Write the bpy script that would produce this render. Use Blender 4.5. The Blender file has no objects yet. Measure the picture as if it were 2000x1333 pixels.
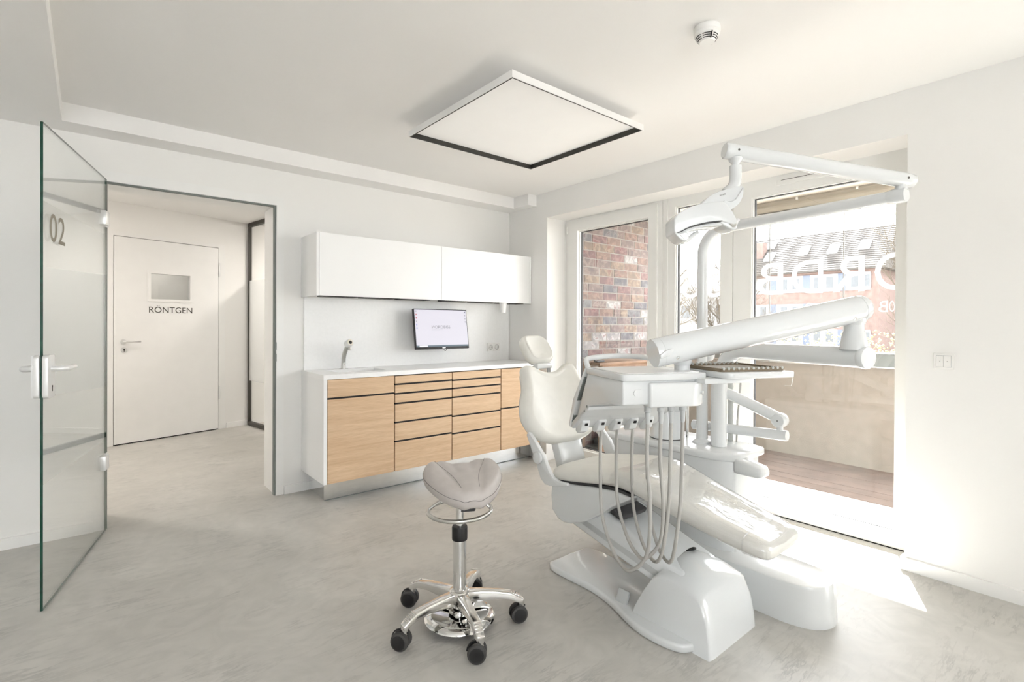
import bpy, bmesh, math, random
from mathutils import Vector, Matrix

random.seed(7)
scene = bpy.context.scene
COL = scene.collection
V = Vector
PI = math.pi

# ------------------------------------------------------------------ camera
F_PX, CY_PX = 992.908, 639.148
YAW, PITCH, ROLL = math.radians(50.274), math.radians(-0.229), math.radians(-0.252)
CAM_H = 1.265
_F = V((math.cos(YAW), math.sin(YAW), 0)); _R = V((math.sin(YAW), -math.cos(YAW), 0)); _D = V((0, 0, -1))
_F2 = _F * math.cos(PITCH) - _D * math.sin(PITCH)
_D2 = _D * math.cos(PITCH) + _F * math.sin(PITCH)
_R3 = _R * math.cos(ROLL) + _D2 * math.sin(ROLL)
_D3 = _D2 * math.cos(ROLL) - _R * math.sin(ROLL)
cam_data = bpy.data.cameras.new('camera')
cam_data.sensor_width = 36.0
cam_data.lens = F_PX / 2000.0 * 36.0
cam_data.shift_y = -(666.5 - CY_PX) / 2000.0
cam_data.clip_start = 0.02
cam_data.clip_end = 400
cam = bpy.data.objects.new('camera', cam_data)
m = Matrix.Identity(4)
for i, ax in enumerate((_R3, -_D3, -_F2)):
    for j in range(3):
        m[j][i] = ax[j]
m[0][3], m[1][3], m[2][3] = 0, 0, CAM_H
cam.matrix_world = m
COL.objects.link(cam)
scene.camera = cam

# ------------------------------------------------------------------ world, sun, exposure
world = bpy.data.worlds.new('world'); scene.world = world
world.use_nodes = True
bg = world.node_tree.nodes['Background']
bg.inputs['Color'].default_value = (0.975, 0.97, 1.0, 1)
bg.inputs['Strength'].default_value = 2.6
sun_data = bpy.data.lights.new('sun', 'SUN')
sun_data.energy = 19.0
sun_data.angle = math.radians(0.6)
sun_data.color = (1.0, 0.98, 0.955)
sun = bpy.data.objects.new('sun', sun_data)
_sd = V((0.921 * 0.7297, 0.389 * 0.7297, 0.6838))          # towards the sun: 43 degrees high
sun.rotation_euler = _sd.to_track_quat('Z', 'Y').to_euler()
sun.location = (30, 12, 25)
COL.objects.link(sun)
scene.view_settings.view_transform = 'Standard'
scene.view_settings.look = 'None'
scene.view_settings.gamma = 1.0
scene.view_settings.use_curve_mapping = False
scene.view_settings.exposure = 2.08
scene.cycles.max_bounces = 8
scene.cycles.diffuse_bounces = 5
scene.cycles.glossy_bounces = 3
scene.cycles.transmission_bounces = 4
scene.cycles.transparent_max_bounces = 10
scene.cycles.use_adaptive_sampling = True
scene.cycles.adaptive_threshold = 0.05
scene.cycles.sample_clamp_indirect = 8.0
scene.cycles.caustics_reflective = False
scene.cycles.caustics_refractive = False

# ------------------------------------------------------------------ materials
MATS = {}

def nodes_of(name):
    mt = bpy.data.materials.new(name); mt.use_nodes = True
    MATS[name] = mt
    return mt, mt.node_tree.nodes, mt.node_tree.links, mt.node_tree.nodes['Principled BSDF']

def mat(name, col, rough=0.5, metal=0.0, coat=0.0, spec=0.5, var=0.03, scale=8.0, bump=0.0, bscale=120.0, emit=None, estr=0.0, rvar=0.0):
    """Principled material whose colour, roughness and relief are varied by noise in object space."""
    mt, N, L, P = nodes_of(name)
    tc = N.new('ShaderNodeTexCoord')
    nz = N.new('ShaderNodeTexNoise'); nz.inputs['Scale'].default_value = scale; nz.inputs['Detail'].default_value = 1 if var < 0.035 else 3
    L.new(tc.outputs['Object'], nz.inputs['Vector'])
    rp = N.new('ShaderNodeValToRGB')
    rp.color_ramp.elements[0].position = 0.3; rp.color_ramp.elements[1].position = 0.7
    lo = [max(0, c * (1 - var)) for c in col]; hi = [min(1, c * (1 + var)) for c in col]
    rp.color_ramp.elements[0].color = (*lo, 1); rp.color_ramp.elements[1].color = (*hi, 1)
    L.new(nz.outputs['Fac'], rp.inputs['Fac']); L.new(rp.outputs['Color'], P.inputs['Base Color'])
    P.inputs['Roughness'].default_value = rough
    P.inputs['Metallic'].default_value = metal
    P.inputs['Coat Weight'].default_value = coat
    P.inputs['Coat Roughness'].default_value = 0.04
    P.inputs['Specular IOR Level'].default_value = spec
    if rvar:
        mr = N.new('ShaderNodeMapRange')
        mr.inputs['To Min'].default_value = max(0, rough - rvar); mr.inputs['To Max'].default_value = rough + rvar
        L.new(nz.outputs['Fac'], mr.inputs['Value']); L.new(mr.outputs['Result'], P.inputs['Roughness'])
    if bump:
        n2 = N.new('ShaderNodeTexNoise'); n2.inputs['Scale'].default_value = bscale; n2.inputs['Detail'].default_value = 1
        L.new(tc.outputs['Object'], n2.inputs['Vector'])
        bp = N.new('ShaderNodeBump'); bp.inputs['Strength'].default_value = bump; bp.inputs['Distance'].default_value = 0.002
        L.new(n2.outputs['Fac'], bp.inputs['Height']); L.new(bp.outputs['Normal'], P.inputs['Normal'])
    if emit:
        P.inputs['Emission Color'].default_value = (*emit, 1)
        P.inputs['Emission Strength'].default_value = estr
    return mt

mat('wall_paint', (0.86, 0.85, 0.83), 0.75, spec=0.25, var=0.01, scale=1.5)
mat('ceiling_paint', (0.87, 0.86, 0.845), 0.85, spec=0.2, var=0.01, scale=1.5)
mat('trim_paint', (0.86, 0.855, 0.84), 0.45, var=0.01)
mat('lacquer_white', (0.88, 0.88, 0.875), 0.35, var=0.006, scale=2)
mat('counter_white', (0.9, 0.9, 0.895), 0.3, var=0.012, scale=60)
mat('upvc', (0.85, 0.845, 0.82), 0.35, var=0.008)
mat('plastic_white', (0.695, 0.71, 0.715), 0.22, coat=0.35, var=0.008)
mat('plastic_gloss', (0.705, 0.725, 0.735), 0.12, coat=0.7, var=0.006)
mat('plastic_grey', (0.5, 0.515, 0.52), 0.35, var=0.02)
mat('switch_white', (0.86, 0.85, 0.83), 0.3, var=0.005)
mat('upholstery_cream', (0.75, 0.74, 0.695), 0.42, var=0.02, scale=20, bump=0.1, bscale=700)
mat('leather_taupe', (0.50, 0.462, 0.44), 0.4, var=0.04, scale=25, bump=0.25, bscale=650)
mat('leather_seam', (0.2, 0.185, 0.18), 0.6)
mat('hose_grey', (0.42, 0.41, 0.39), 0.4, var=0.03)
mat('chrome', (0.78, 0.78, 0.77), 0.08, metal=1.0, var=0.02)
mat('polished_aluminium', (0.74, 0.73, 0.71), 0.17, metal=1.0, var=0.05, rvar=0.05)
mat('brushed_steel', (0.58, 0.575, 0.55), 0.3, metal=1.0, var=0.06, scale=30, rvar=0.08)
mat('plinth_steel', (0.88, 0.89, 0.89), 0.1, metal=1.0, var=0.02)
mat('handle_aluminium', (0.80, 0.80, 0.79), 0.32, metal=0.85, var=0.03)
mat('lock_silver', (0.82, 0.82, 0.815), 0.35, metal=0.35, var=0.02)
mat('black_plastic', (0.014, 0.014, 0.015), 0.42, var=0.2)
mat('black_gap', (0.012, 0.011, 0.01), 0.8, var=0.2)
mat('rubber_grey', (0.06, 0.06, 0.062), 0.65, var=0.1)
mat('tyre', (0.05, 0.048, 0.047), 0.6, var=0.1)
mat('seal_grey', (0.2, 0.22, 0.21), 0.6, var=0.05)
mat('dark_bronze', (0.055, 0.05, 0.042), 0.5, var=0.1)
mat('dark_text', (0.06, 0.055, 0.045), 0.6, var=0.05)
mat('taupe_text', (0.24, 0.215, 0.165), 0.6, var=0.05)
mat('panel_black', (0.03, 0.029, 0.025), 0.6, var=0.1)
mat('diffuser', (0.86, 0.855, 0.84), 0.6, var=0.006, emit=(1, 0.97, 0.93), estr=0.03)
mat('added_lamp_glow', (0.9, 0.88, 0.85), 0.6, var=0.006, emit=(1, 0.93, 0.86), estr=30.0)  # glow of the unseen lamps added to brighten corridor and X-ray room
mat('blue_tape', (0.09, 0.22, 0.62), 0.5, var=0.05)
mat('beige_render', (0.25, 0.22, 0.19), 0.9, var=0.06, scale=12, bump=0.4, bscale=200)
mat('metal_cap', (0.2, 0.21, 0.205), 0.35, metal=0.5, var=0.05)
mat('awning_taupe', (0.3, 0.27, 0.225), 0.6, var=0.06)
mat('soffit_cream', (0.6, 0.55, 0.47), 0.8, var=0.03)
mat('mortar', (0.25, 0.235, 0.215), 0.95, var=0.1, scale=30, bump=0.4, bscale=150)
mat('appliance_cream', (0.80, 0.75, 0.66), 0.45, var=0.02)
mat('granite_dark', (0.055, 0.058, 0.058), 0.6, var=0.6, scale=60)
mat('table_wood', (0.2, 0.125, 0.08), 0.6, var=0.2, scale=6)
mat('deck_wood', (0.175, 0.13, 0.108), 0.75, var=0.18, scale=5, bump=0.3, bscale=90)
mat('tray_brown', (0.2, 0.155, 0.1), 0.5, var=0.1)
mat('silicone_grey', (0.46, 0.47, 0.45), 0.5, var=0.05)
mat('tan_screen_icon', (0.4, 0.2, 0.2), 0.6)
mat('house_brick', (0.14, 0.096, 0.083), 0.9, var=0.2, scale=3)
mat('house_white', (0.27, 0.27, 0.27), 0.8, var=0.03)
mat('house_slate', (0.085, 0.1, 0.135), 0.7, var=0.1)
mat('house_pane', (0.07, 0.075, 0.08), 0.2, var=0.2)
mat('tile_a', (0.06, 0.054, 0.049), 0.8, var=0.25, scale=2)
mat('skylight', (0.75, 0.78, 0.8), 0.15, var=0.02)
mat('ground', (0.28, 0.27, 0.25), 0.95, var=0.15, scale=0.6)
mat('bark', (0.06, 0.05, 0.038), 0.9, var=0.25, scale=9, bump=0.4, bscale=40)
mat('twig', (0.075, 0.06, 0.043), 0.9, var=0.2)
mat('forsythia', (0.28, 0.25, 0.1), 0.8, var=0.25, scale=3)
mat('hedge_stem', (0.17, 0.16, 0.08), 0.9, var=0.2)
BRICKS = [('brick_a', (0.17, 0.115, 0.096)), ('brick_b', (0.16, 0.122, 0.112)), ('brick_c', (0.185, 0.138, 0.108)),
          ('brick_d', (0.12, 0.112, 0.116)), ('brick_e', (0.25, 0.23, 0.222)), ('brick_f', (0.155, 0.095, 0.09))]

def brick_mat(name, col):
    mt, N, L, P = nodes_of(name)
    tc = N.new('ShaderNodeTexCoord'); oi = N.new('ShaderNodeObjectInfo')
    ad = N.new('ShaderNodeVectorMath'); ad.operation = 'ADD'
    L.new(tc.outputs['Object'], ad.inputs[0]); L.new(oi.outputs['Location'], ad.inputs[1])
    nz = N.new('ShaderNodeTexNoise'); nz.inputs['Scale'].default_value = 14; nz.inputs['Detail'].default_value = 4; nz.inputs['Distortion'].default_value = 0.8
    L.new(ad.outputs[0], nz.inputs['Vector'])
    rp = N.new('ShaderNodeValToRGB'); e = rp.color_ramp.elements
    e[0].position = 0.3; e[0].color = (col[0] * 0.62, col[1] * 0.66, col[2] * 0.74, 1)
    e[1].position = 0.5; e[1].color = (*col, 1)
    x = e.new(0.585); x.color = (min(1, col[0] * 1.4), min(1, col[1] * 1.5), min(1, col[2] * 1.5), 1)
    x = e.new(0.64); x.color = (col[0] * 0.95, col[1] * 0.75, col[2] * 0.78, 1)
    L.new(nz.outputs['Fac'], rp.inputs['Fac']); L.new(rp.outputs['Color'], P.inputs['Base Color'])
    P.inputs['Roughness'].default_value = 0.85
    bp = N.new('ShaderNodeBump'); bp.inputs['Strength'].default_value = 0.5; bp.inputs['Distance'].default_value = 0.004
    L.new(nz.outputs['Fac'], bp.inputs['Height']); L.new(bp.outputs['Normal'], P.inputs['Normal'])
for nm, c in BRICKS:
    brick_mat(nm, c)

def oak_mat():
    mt, N, L, P = nodes_of('oak')
    tc = N.new('ShaderNodeTexCoord'); oi = N.new('ShaderNodeObjectInfo')
    ad = N.new('ShaderNodeVectorMath'); ad.operation = 'ADD'
    mp = N.new('ShaderNodeMapping'); mp.inputs['Scale'].default_value = (1.1, 1.0, 17.0)
    sc = N.new('ShaderNodeVectorMath'); sc.operation = 'SCALE'; sc.inputs['Scale'].default_value = 7.0
    cx = N.new('ShaderNodeCombineXYZ'); L.new(oi.outputs['Random'], cx.inputs['X']); L.new(oi.outputs['Random'], cx.inputs['Z'])
    L.new(cx.outputs[0], sc.inputs[0])
    L.new(tc.outputs['Object'], ad.inputs[0]); L.new(sc.outputs[0], ad.inputs[1]); L.new(ad.outputs[0], mp.inputs['Vector'])
    n1 = N.new('ShaderNodeTexNoise'); n1.inputs['Scale'].default_value = 2.2; n1.inputs['Detail'].default_value = 6; n1.inputs['Distortion'].default_value = 0.5
    L.new(mp.outputs[0], n1.inputs['Vector'])
    mp2 = N.new('ShaderNodeMapping'); mp2.inputs['Scale'].default_value = (9, 9, 260)
    L.new(ad.outputs[0], mp2.inputs['Vector'])
    n2 = N.new('ShaderNodeTexNoise'); n2.inputs['Scale'].default_value = 1.4; n2.inputs['Detail'].default_value = 3
    L.new(mp2.outputs[0], n2.inputs['Vector'])
    rp = N.new('ShaderNodeValToRGB'); e = rp.color_ramp.elements
    e[0].position = 0.28; e[0].color = (0.60, 0.405, 0.245, 1)
    e[1].position = 0.72; e[1].color = (0.735, 0.545, 0.365, 1)
    L.new(n1.outputs['Fac'], rp.inputs['Fac'])
    rp2 = N.new('ShaderNodeValToRGB'); e = rp2.color_ramp.elements
    e[0].position = 0.36; e[0].color = (0.86, 0.83, 0.8, 1); e[1].position = 0.56; e[1].color = (1, 1, 1, 1)
    L.new(n2.outputs['Fac'], rp2.inputs['Fac'])
    mx = N.new('ShaderNodeMix'); mx.data_type = 'RGBA'; mx.blend_type = 'MULTIPLY'; mx.inputs['Factor'].default_value = 0.8
    L.new(rp.outputs['Color'], mx.inputs['A']); L.new(rp2.outputs['Color'], mx.inputs['B'])
    L.new(mx.outputs['Result'], P.inputs['Base Color'])
    P.inputs['Roughness'].default_value = 0.5
oak_mat()

def floor_mat():
    """Trowelled micro-cement: cloudy beige grey with thin curved trowel strokes and a satin sealer."""
    mt, N, L, P = nodes_of('microcement')
    tc = N.new('ShaderNodeTexCoord')
    n1 = N.new('ShaderNodeTexNoise'); n1.inputs['Scale'].default_value = 1.3; n1.inputs['Detail'].default_value = 5; n1.inputs['Distortion'].default_value = 1.2
    n2 = N.new('ShaderNodeTexNoise'); n2.inputs['Scale'].default_value = 5.5; n2.inputs['Detail'].default_value = 4; n2.inputs['Distortion'].default_value = 2.6
    L.new(tc.outputs['Object'], n1.inputs['Vector']); L.new(tc.outputs['Object'], n2.inputs['Vector'])
    r1 = N.new('ShaderNodeValToRGB'); e = r1.color_ramp.elements
    e[0].position = 0.3; e[0].color = (0.485, 0.472, 0.445, 1); e[1].position = 0.7; e[1].color = (0.58, 0.565, 0.535, 1)
    L.new(n1.outputs['Fac'], r1.inputs['Fac'])
    def strokes(scale, rot, dist, lo, hi):
        mp = N.new('ShaderNodeMapping'); mp.inputs['Rotation'].default_value = (0, 0, rot); mp.inputs['Scale'].default_value = (0.8, 4.2, 1)
        L.new(tc.outputs['Object'], mp.inputs['Vector'])
        nn = N.new('ShaderNodeTexNoise'); nn.inputs['Scale'].default_value = scale; nn.inputs['Detail'].default_value = 5; nn.inputs['Roughness'].default_value = 0.62; nn.inputs['Distortion'].default_value = dist
        L.new(mp.outputs[0], nn.inputs['Vector'])
        # a narrow band of the noise value gives a thin curved line
        rr = N.new('ShaderNodeValToRGB'); e = rr.color_ramp.elements
        e[0].position = 0.465; e[0].color = (0, 0, 0, 1); e[1].position = 0.5; e[1].color = (1, 1, 1, 1)
        x = e.new(0.53); x.color = (0, 0, 0, 1)
        L.new(nn.outputs['Fac'], rr.inputs['Fac'])
        mk = N.new('ShaderNodeTexNoise'); mk.inputs['Scale'].default_value = 2.1 + rot; mk.inputs['Detail'].default_value = 3
        L.new(tc.outputs['Object'], mk.inputs['Vector'])
        mr = N.new('ShaderNodeMapRange'); mr.inputs['From Min'].default_value = lo; mr.inputs['From Max'].default_value = hi
        L.new(mk.outputs['Fac'], mr.inputs['Value'])
        mu = N.new('ShaderNodeMath'); mu.operation = 'MULTIPLY'
        L.new(rr.outputs['Color'], mu.inputs[0]); L.new(mr.outputs['Result'], mu.inputs[1])
        return mu
    s1 = strokes(2.4, 0.6, 0.25, 0.47, 0.72); s2 = strokes(3.6, 2.1, 0.2, 0.5, 0.7)
    mxs = N.new('ShaderNodeMath'); mxs.operation = 'MAXIMUM'
    L.new(s1.outputs[0], mxs.inputs[0]); L.new(s2.outputs[0], mxs.inputs[1])
    r2 = N.new('ShaderNodeValToRGB'); e = r2.color_ramp.elements
    e[0].position = 0.35; e[0].color = (0.9, 0.9, 0.89, 1); e[1].position = 0.65; e[1].color = (1.06, 1.05, 1.04, 1)
    L.new(n2.outputs['Fac'], r2.inputs['Fac'])
    mx = N.new('ShaderNodeMix'); mx.data_type = 'RGBA'; mx.blend_type = 'MULTIPLY'; mx.inputs['Factor'].default_value = 0.6
    L.new(r1.outputs['Color'], mx.inputs['A']); L.new(r2.outputs['Color'], mx.inputs['B'])
    m2 = N.new('ShaderNodeMix'); m2.data_type = 'RGBA'; m2.blend_type = 'MIX'
    sc = N.new('ShaderNodeMath'); sc.operation = 'MULTIPLY'; sc.inputs[1].default_value = 0.45
    L.new(mxs.outputs[0], sc.inputs[0]); L.new(sc.outputs[0], m2.inputs['Factor'])
    L.new(mx.outputs['Result'], m2.inputs['A']); m2.inputs['B'].default_value = (0.22, 0.22, 0.215, 1)
    L.new(m2.outputs['Result'], P.inputs['Base Color'])
    mr = N.new('ShaderNodeMapRange'); mr.inputs['To Min'].default_value = 0.34; mr.inputs['To Max'].default_value = 0.5
    L.new(n2.outputs['Fac'], mr.inputs['Value']); L.new(mr.outputs['Result'], P.inputs['Roughness'])
    P.inputs['Specular IOR Level'].default_value = 0.45
floor_mat()

def schlick(N, L, ior):
    """Mirror share of a pane by Schlick's formula, the same from both sides."""
    f0 = ((ior - 1) / (ior + 1)) ** 2
    lw = N.new('ShaderNodeLayerWeight'); lw.inputs['Blend'].default_value = 0.5
    pw = N.new('ShaderNodeMath'); pw.operation = 'POWER'; pw.inputs[1].default_value = 5.0
    L.new(lw.outputs['Facing'], pw.inputs[0])
    ma = N.new('ShaderNodeMath'); ma.operation = 'MULTIPLY_ADD'; ma.inputs[1].default_value = 1 - f0; ma.inputs[2].default_value = f0
    L.new(pw.outputs[0], ma.inputs[0])
    return ma

def glass_mat(name, tint, ior=1.45, refl=1.0):
    """Thin clear pane: transmits with a slight tint, mirrors by Fresnel."""
    mt, N, L, P = nodes_of(name)
    N.remove(P)
    out = N['Material Output']
    tr = N.new('ShaderNodeBsdfTransparent'); tr.inputs['Color'].default_value = (*tint, 1)
    gl = N.new('ShaderNodeBsdfGlossy'); gl.inputs['Roughness'].default_value = 0.0
    gl.inputs['Color'].default_value = (refl, refl, refl, 1)
    fr = schlick(N, L, ior)
    mx = N.new('ShaderNodeMixShader')
    L.new(fr.outputs[0], mx.inputs[0]); L.new(tr.outputs[0], mx.inputs[1]); L.new(gl.outputs[0], mx.inputs[2])
    L.new(mx.outputs[0], out.inputs['Surface'])
    return mt
glass_mat('window_glass', (0.95, 0.965, 0.96))
glass_mat('door_glass', (0.985, 0.99, 0.985), 1.5)

def film_mat():
    mt, N, L, P = nodes_of('frosted_film')
    N.remove(P); out = N['Material Output']
    tr = N.new('ShaderNodeBsdfTransparent'); tr.inputs['Color'].default_value = (0.95, 0.96, 0.96, 1)
    tl = N.new('ShaderNodeBsdfTranslucent'); tl.inputs['Color'].default_value = (0.95, 0.955, 0.955, 1)
    df = N.new('ShaderNodeBsdfDiffuse'); df.inputs['Color'].default_value = (0.92, 0.925, 0.925, 1)
    nz = N.new('ShaderNodeTexNoise'); nz.inputs['Scale'].default_value = 400
    mr = N.new('ShaderNodeMapRange'); mr.inputs['To Min'].default_value = 0.42; mr.inputs['To Max'].default_value = 0.52
    L.new(nz.outputs['Fac'], mr.inputs['Value'])
    m1 = N.new('ShaderNodeMixShader'); m1.inputs[0].default_value = 0.5
    L.new(tl.outputs[0], m1.inputs[1]); L.new(df.outputs[0], m1.inputs[2])
    m2 = N.new('ShaderNodeMixShader'); L.new(mr.outputs[0], m2.inputs[0])
    L.new(tr.outputs[0], m2.inputs[1]); L.new(m1.outputs[0], m2.inputs[2])
    L.new(m2.outputs[0], out.inputs['Surface'])
film_mat()

def letter_mat():
    mt, N, L, P = nodes_of('white_film')
    N.remove(P); out = N['Material Output']
    tl = N.new('ShaderNodeBsdfTranslucent'); df = N.new('ShaderNodeBsdfDiffuse')
    nz = N.new('ShaderNodeTexNoise'); nz.inputs['Scale'].default_value = 60
    rp = N.new('ShaderNodeValToRGB'); rp.color_ramp.elements[0].color = (0.9, 0.9, 0.9, 1); rp.color_ramp.elements[1].color = (0.95, 0.95, 0.95, 1)
    L.new(nz.outputs['Fac'], rp.inputs['Fac']); L.new(rp.outputs['Color'], tl.inputs['Color']); L.new(rp.outputs['Color'], df.inputs['Color'])
    m1 = N.new('ShaderNodeMixShader'); m1.inputs[0].default_value = 0.3
    L.new(tl.outputs[0], m1.inputs[1]); L.new(df.outputs[0], m1.inputs[2]); L.new(m1.outputs[0], out.inputs['Surface'])
letter_mat()
mat('glass_edge', (0.008, 0.055, 0.034), 0.15, var=0.3, scale=20)

def cover_mat():
    """Clear vinyl sleeve over the foot end of the chair."""
    mt, N, L, P = nodes_of('clear_vinyl')
    N.remove(P); out = N['Material Output']
    tr = N.new('ShaderNodeBsdfTransparent'); tr.inputs['Color'].default_value = (0.97, 0.97, 0.975, 1)
    gl = N.new('ShaderNodeBsdfGlossy'); gl.inputs['Roughness'].default_value = 0.06
    fr = schlick(N, L, 2.0)
    nz = N.new('ShaderNodeTexNoise'); nz.inputs['Scale'].default_value = 9; nz.inputs['Distortion'].default_value = 1.0
    bp = N.new('ShaderNodeBump'); bp.inputs['Strength'].default_value = 0.08; bp.inputs['Distance'].default_value = 0.01
    L.new(nz.outputs['Fac'], bp.inputs['Height']); L.new(bp.outputs['Normal'], gl.inputs['Normal'])
    mx = N.new('ShaderNodeMixShader')
    L.new(fr.outputs[0], mx.inputs[0]); L.new(tr.outputs[0], mx.inputs[1]); L.new(gl.outputs[0], mx.inputs[2])
    L.new(mx.outputs[0], out.inputs['Surface'])
cover_mat()

def screen_mat(name, col, s):
    mt, N, L, P = nodes_of(name)
    nz = N.new('ShaderNodeTexNoise'); nz.inputs['Scale'].default_value = 3
    rp = N.new('ShaderNodeValToRGB')
    rp.color_ramp.elements[0].color = (*[c * 0.97 for c in col], 1); rp.color_ramp.elements[1].color = (*col, 1)
    L.new(nz.outputs['Fac'], rp.inputs['Fac']); L.new(rp.outputs['Color'], P.inputs['Emission Color'])
    P.inputs['Base Color'].default_value = (0.02, 0.02, 0.02, 1); P.inputs['Roughness'].default_value = 0.5
    P.inputs['Emission Strength'].default_value = s
SCREEN = 0.3
screen_mat('screen_lilac', (0.62, 0.60, 0.66), SCREEN)
screen_mat('screen_text', (0.06, 0.06, 0.065), SCREEN)
screen_mat('screen_bar', (0.09, 0.13, 0.16), SCREEN)
screen_mat('screen_search', (0.75, 0.75, 0.78), SCREEN)
screen_mat('icon_red', (0.4, 0.06, 0.07), SCREEN)
screen_mat('icon_blue', (0.2, 0.25, 0.6), SCREEN)
screen_mat('icon_dark', (0.05, 0.05, 0.09), SCREEN)
screen_mat('icon_grey', (0.3, 0.3, 0.33), SCREEN)

# ------------------------------------------------------------------ object helpers
ROOT_LOC = {}

def props(o, label=None, cat=None, group=None, kind=None):
    if label: o['label'] = label
    if cat: o['category'] = cat
    if group: o['group'] = group
    if kind: o['kind'] = kind
    return o

def thing(name, label, cat, loc=(0, 0, 0), group=None, kind=None):
    o = bpy.data.objects.new(name, None); o.empty_display_size = 0.05
    o.location = loc; COL.objects.link(o)
    ROOT_LOC[o] = V(loc)
    return props(o, label, cat, group, kind)

def obj(name, bm, mt, parent=None, smooth=40, label=None, cat=None, group=None, kind=None, loc=None):
    """Link a bmesh (world coordinates) as one mesh object; as a child it is stored relative to its root."""
    off = V((0, 0, 0))
    if parent is not None: off = ROOT_LOC[parent]
    elif loc is not None: off = V(loc)
    if off.length: bmesh.ops.translate(bm, verts=bm.verts, vec=-off)
    bmesh.ops.recalc_face_normals(bm, faces=bm.faces)
    me = bpy.data.meshes.new(name); bm.to_mesh(me); bm.free()
    if smooth:
        for p in me.polygons: p.use_smooth = True
        me.set_sharp_from_angle(angle=math.radians(smooth))
    for x in (mt if isinstance(mt, (list, tuple)) else [mt]): me.materials.append(MATS[x])
    o = bpy.data.objects.new(name, me); COL.objects.link(o)
    if parent is not None:
        o.parent = parent; ROOT_LOC[o] = ROOT_LOC[parent]
    else:
        o.location = off; ROOT_LOC[o] = off
    return props(o, label, cat, group, kind)

def new(): return bmesh.new()

def box(bm, x0, x1, y0, y1, z0, z1):
    vs = [bm.verts.new((x, y, z)) for z in (z0, z1) for y in (y0, y1) for x in (x0, x1)]
    for f in ((0, 2, 3, 1), (4, 5, 7, 6), (0, 1, 5, 4), (2, 6, 7, 3), (1, 3, 7, 5), (0, 4, 6, 2)):
        bm.faces.new([vs[i] for i in f])
    return bm

def B(x0, x1, y0, y1, z0, z1, bev=0.0, seg=2):
    bm = box(new(), x0, x1, y0, y1, z0, z1)
    if bev: bevel(bm, bev, seg)
    return bm

def bevel(bm, w, seg=2, ang=25):
    bmesh.ops.recalc_face_normals(bm, faces=bm.faces)
    es = [e for e in bm.edges if len(e.link_faces) == 2 and e.calc_face_angle(0) > math.radians(ang)]
    bmesh.ops.bevel(bm, geom=es, offset=w, offset_type='OFFSET', segments=seg, profile=0.5, affect='EDGES', clamp_overlap=True)
    return bm

def frame_of(o, ax, ay):
    ax = V(ax).normalized(); ay = V(ay).normalized()
    return V(o), ax, ay, ax.cross(ay).normalized()

def prism(poly, fr, h0, h1, bm=None):
    """Extrude a 2-D polygon in frame (origin, ax, ay, n) from h0 to h1 along n."""
    bm = bm or new(); o, ax, ay, n = fr
    a = [bm.verts.new(o + ax * p[0] + ay * p[1] + n * h0) for p in poly]
    b = [bm.verts.new(o + ax * p[0] + ay * p[1] + n * h1) for p in poly]
    k = len(poly)
    bm.faces.new(a); bm.faces.new(b[::-1])
    for i in range(k): bm.faces.new((a[i], b[i], b[(i + 1) % k], a[(i + 1) % k]))
    return bm

XY = (V((0, 0, 0)), V((1, 0, 0)), V((0, 1, 0)), V((0, 0, 1)))
YZ = (V((0, 0, 0)), V((0, 1, 0)), V((0, 0, 1)), V((1, 0, 0)))
XZ = (V((0, 0, 0)), V((1, 0, 0)), V((0, 0, 1)), V((0, -1, 0)))

def loft(rings, bm=None, cap=True, closed=False):
    bm = bm or new(); R = [[bm.verts.new(p) for p in r] for r in rings]; k = len(R[0])
    rng = range(len(R) if closed else len(R) - 1)
    for i in rng:
        a, b = R[i], R[(i + 1) % len(R)]
        for j in range(k): bm.faces.new((a[j], a[(j + 1) % k], b[(j + 1) % k], b[j]))
    if cap and not closed:
        bm.faces.new(R[0][::-1]); bm.faces.new(R[-1])
    return bm

def smooth_path(pts, n=8):
    pts = [V(p) for p in pts]
    if len(pts) < 3: return pts
    out = []
    P = [pts[0] * 2 - pts[1]] + pts + [pts[-1] * 2 - pts[-2]]
    for i in range(1, len(P) - 2):
        p0, p1, p2, p3 = P[i - 1], P[i], P[i + 1], P[i + 2]
        for k in range(n):
            t = k / n
            out.append(0.5 * ((2 * p1) + (p2 - p0) * t + (2 * p0 - 5 * p1 + 4 * p2 - p3) * t * t + (3 * p1 - p0 - 3 * p2 + p3) * t ** 3))
    out.append(pts[-1]); return out

def tube(pts, r, seg=14, bm=None, closed=False, cap=True):
    """Round tube along a list of points; r is one radius or one per point."""
    pts = [V(p) for p in pts]; n = len(pts)
    rs = r if isinstance(r, (list, tuple)) else [r] * n
    rings = []; up = None
    for i in range(n):
        if closed: d = (pts[(i + 1) % n] - pts[i - 1]).normalized()
        else: d = (pts[min(i + 1, n - 1)] - pts[max(i - 1, 0)]).normalized()
        if up is None:
            up = V((0, 0, 1)) if abs(d.z) < 0.9 else V((1, 0, 0))
        s = d.cross(up)
        if s.length < 1e-5: s = d.cross(V((0, 1, 0)))
        s.normalize(); up = s.cross(d).normalized()
        rings.append([pts[i] + (s * math.cos(2 * PI * j / seg) + up * math.sin(2 * PI * j / seg)) * rs[i] for j in range(seg)])
    return loft(rings, bm, cap, closed)

def lathe(prof, c, axis=(0, 0, 1), seg=32, bm=None):
    """Turn a profile of (radius, height) about an axis through c."""
    c = V(c); ax = V(axis).normalized()
    s = ax.orthogonal().normalized(); t = ax.cross(s)
    rings = [[c + ax * h + (s * math.cos(2 * PI * j / seg) + t * math.sin(2 * PI * j / seg)) * max(r, 1e-4) for j in range(seg)] for r, h in prof]
    return loft(rings, bm)

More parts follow.
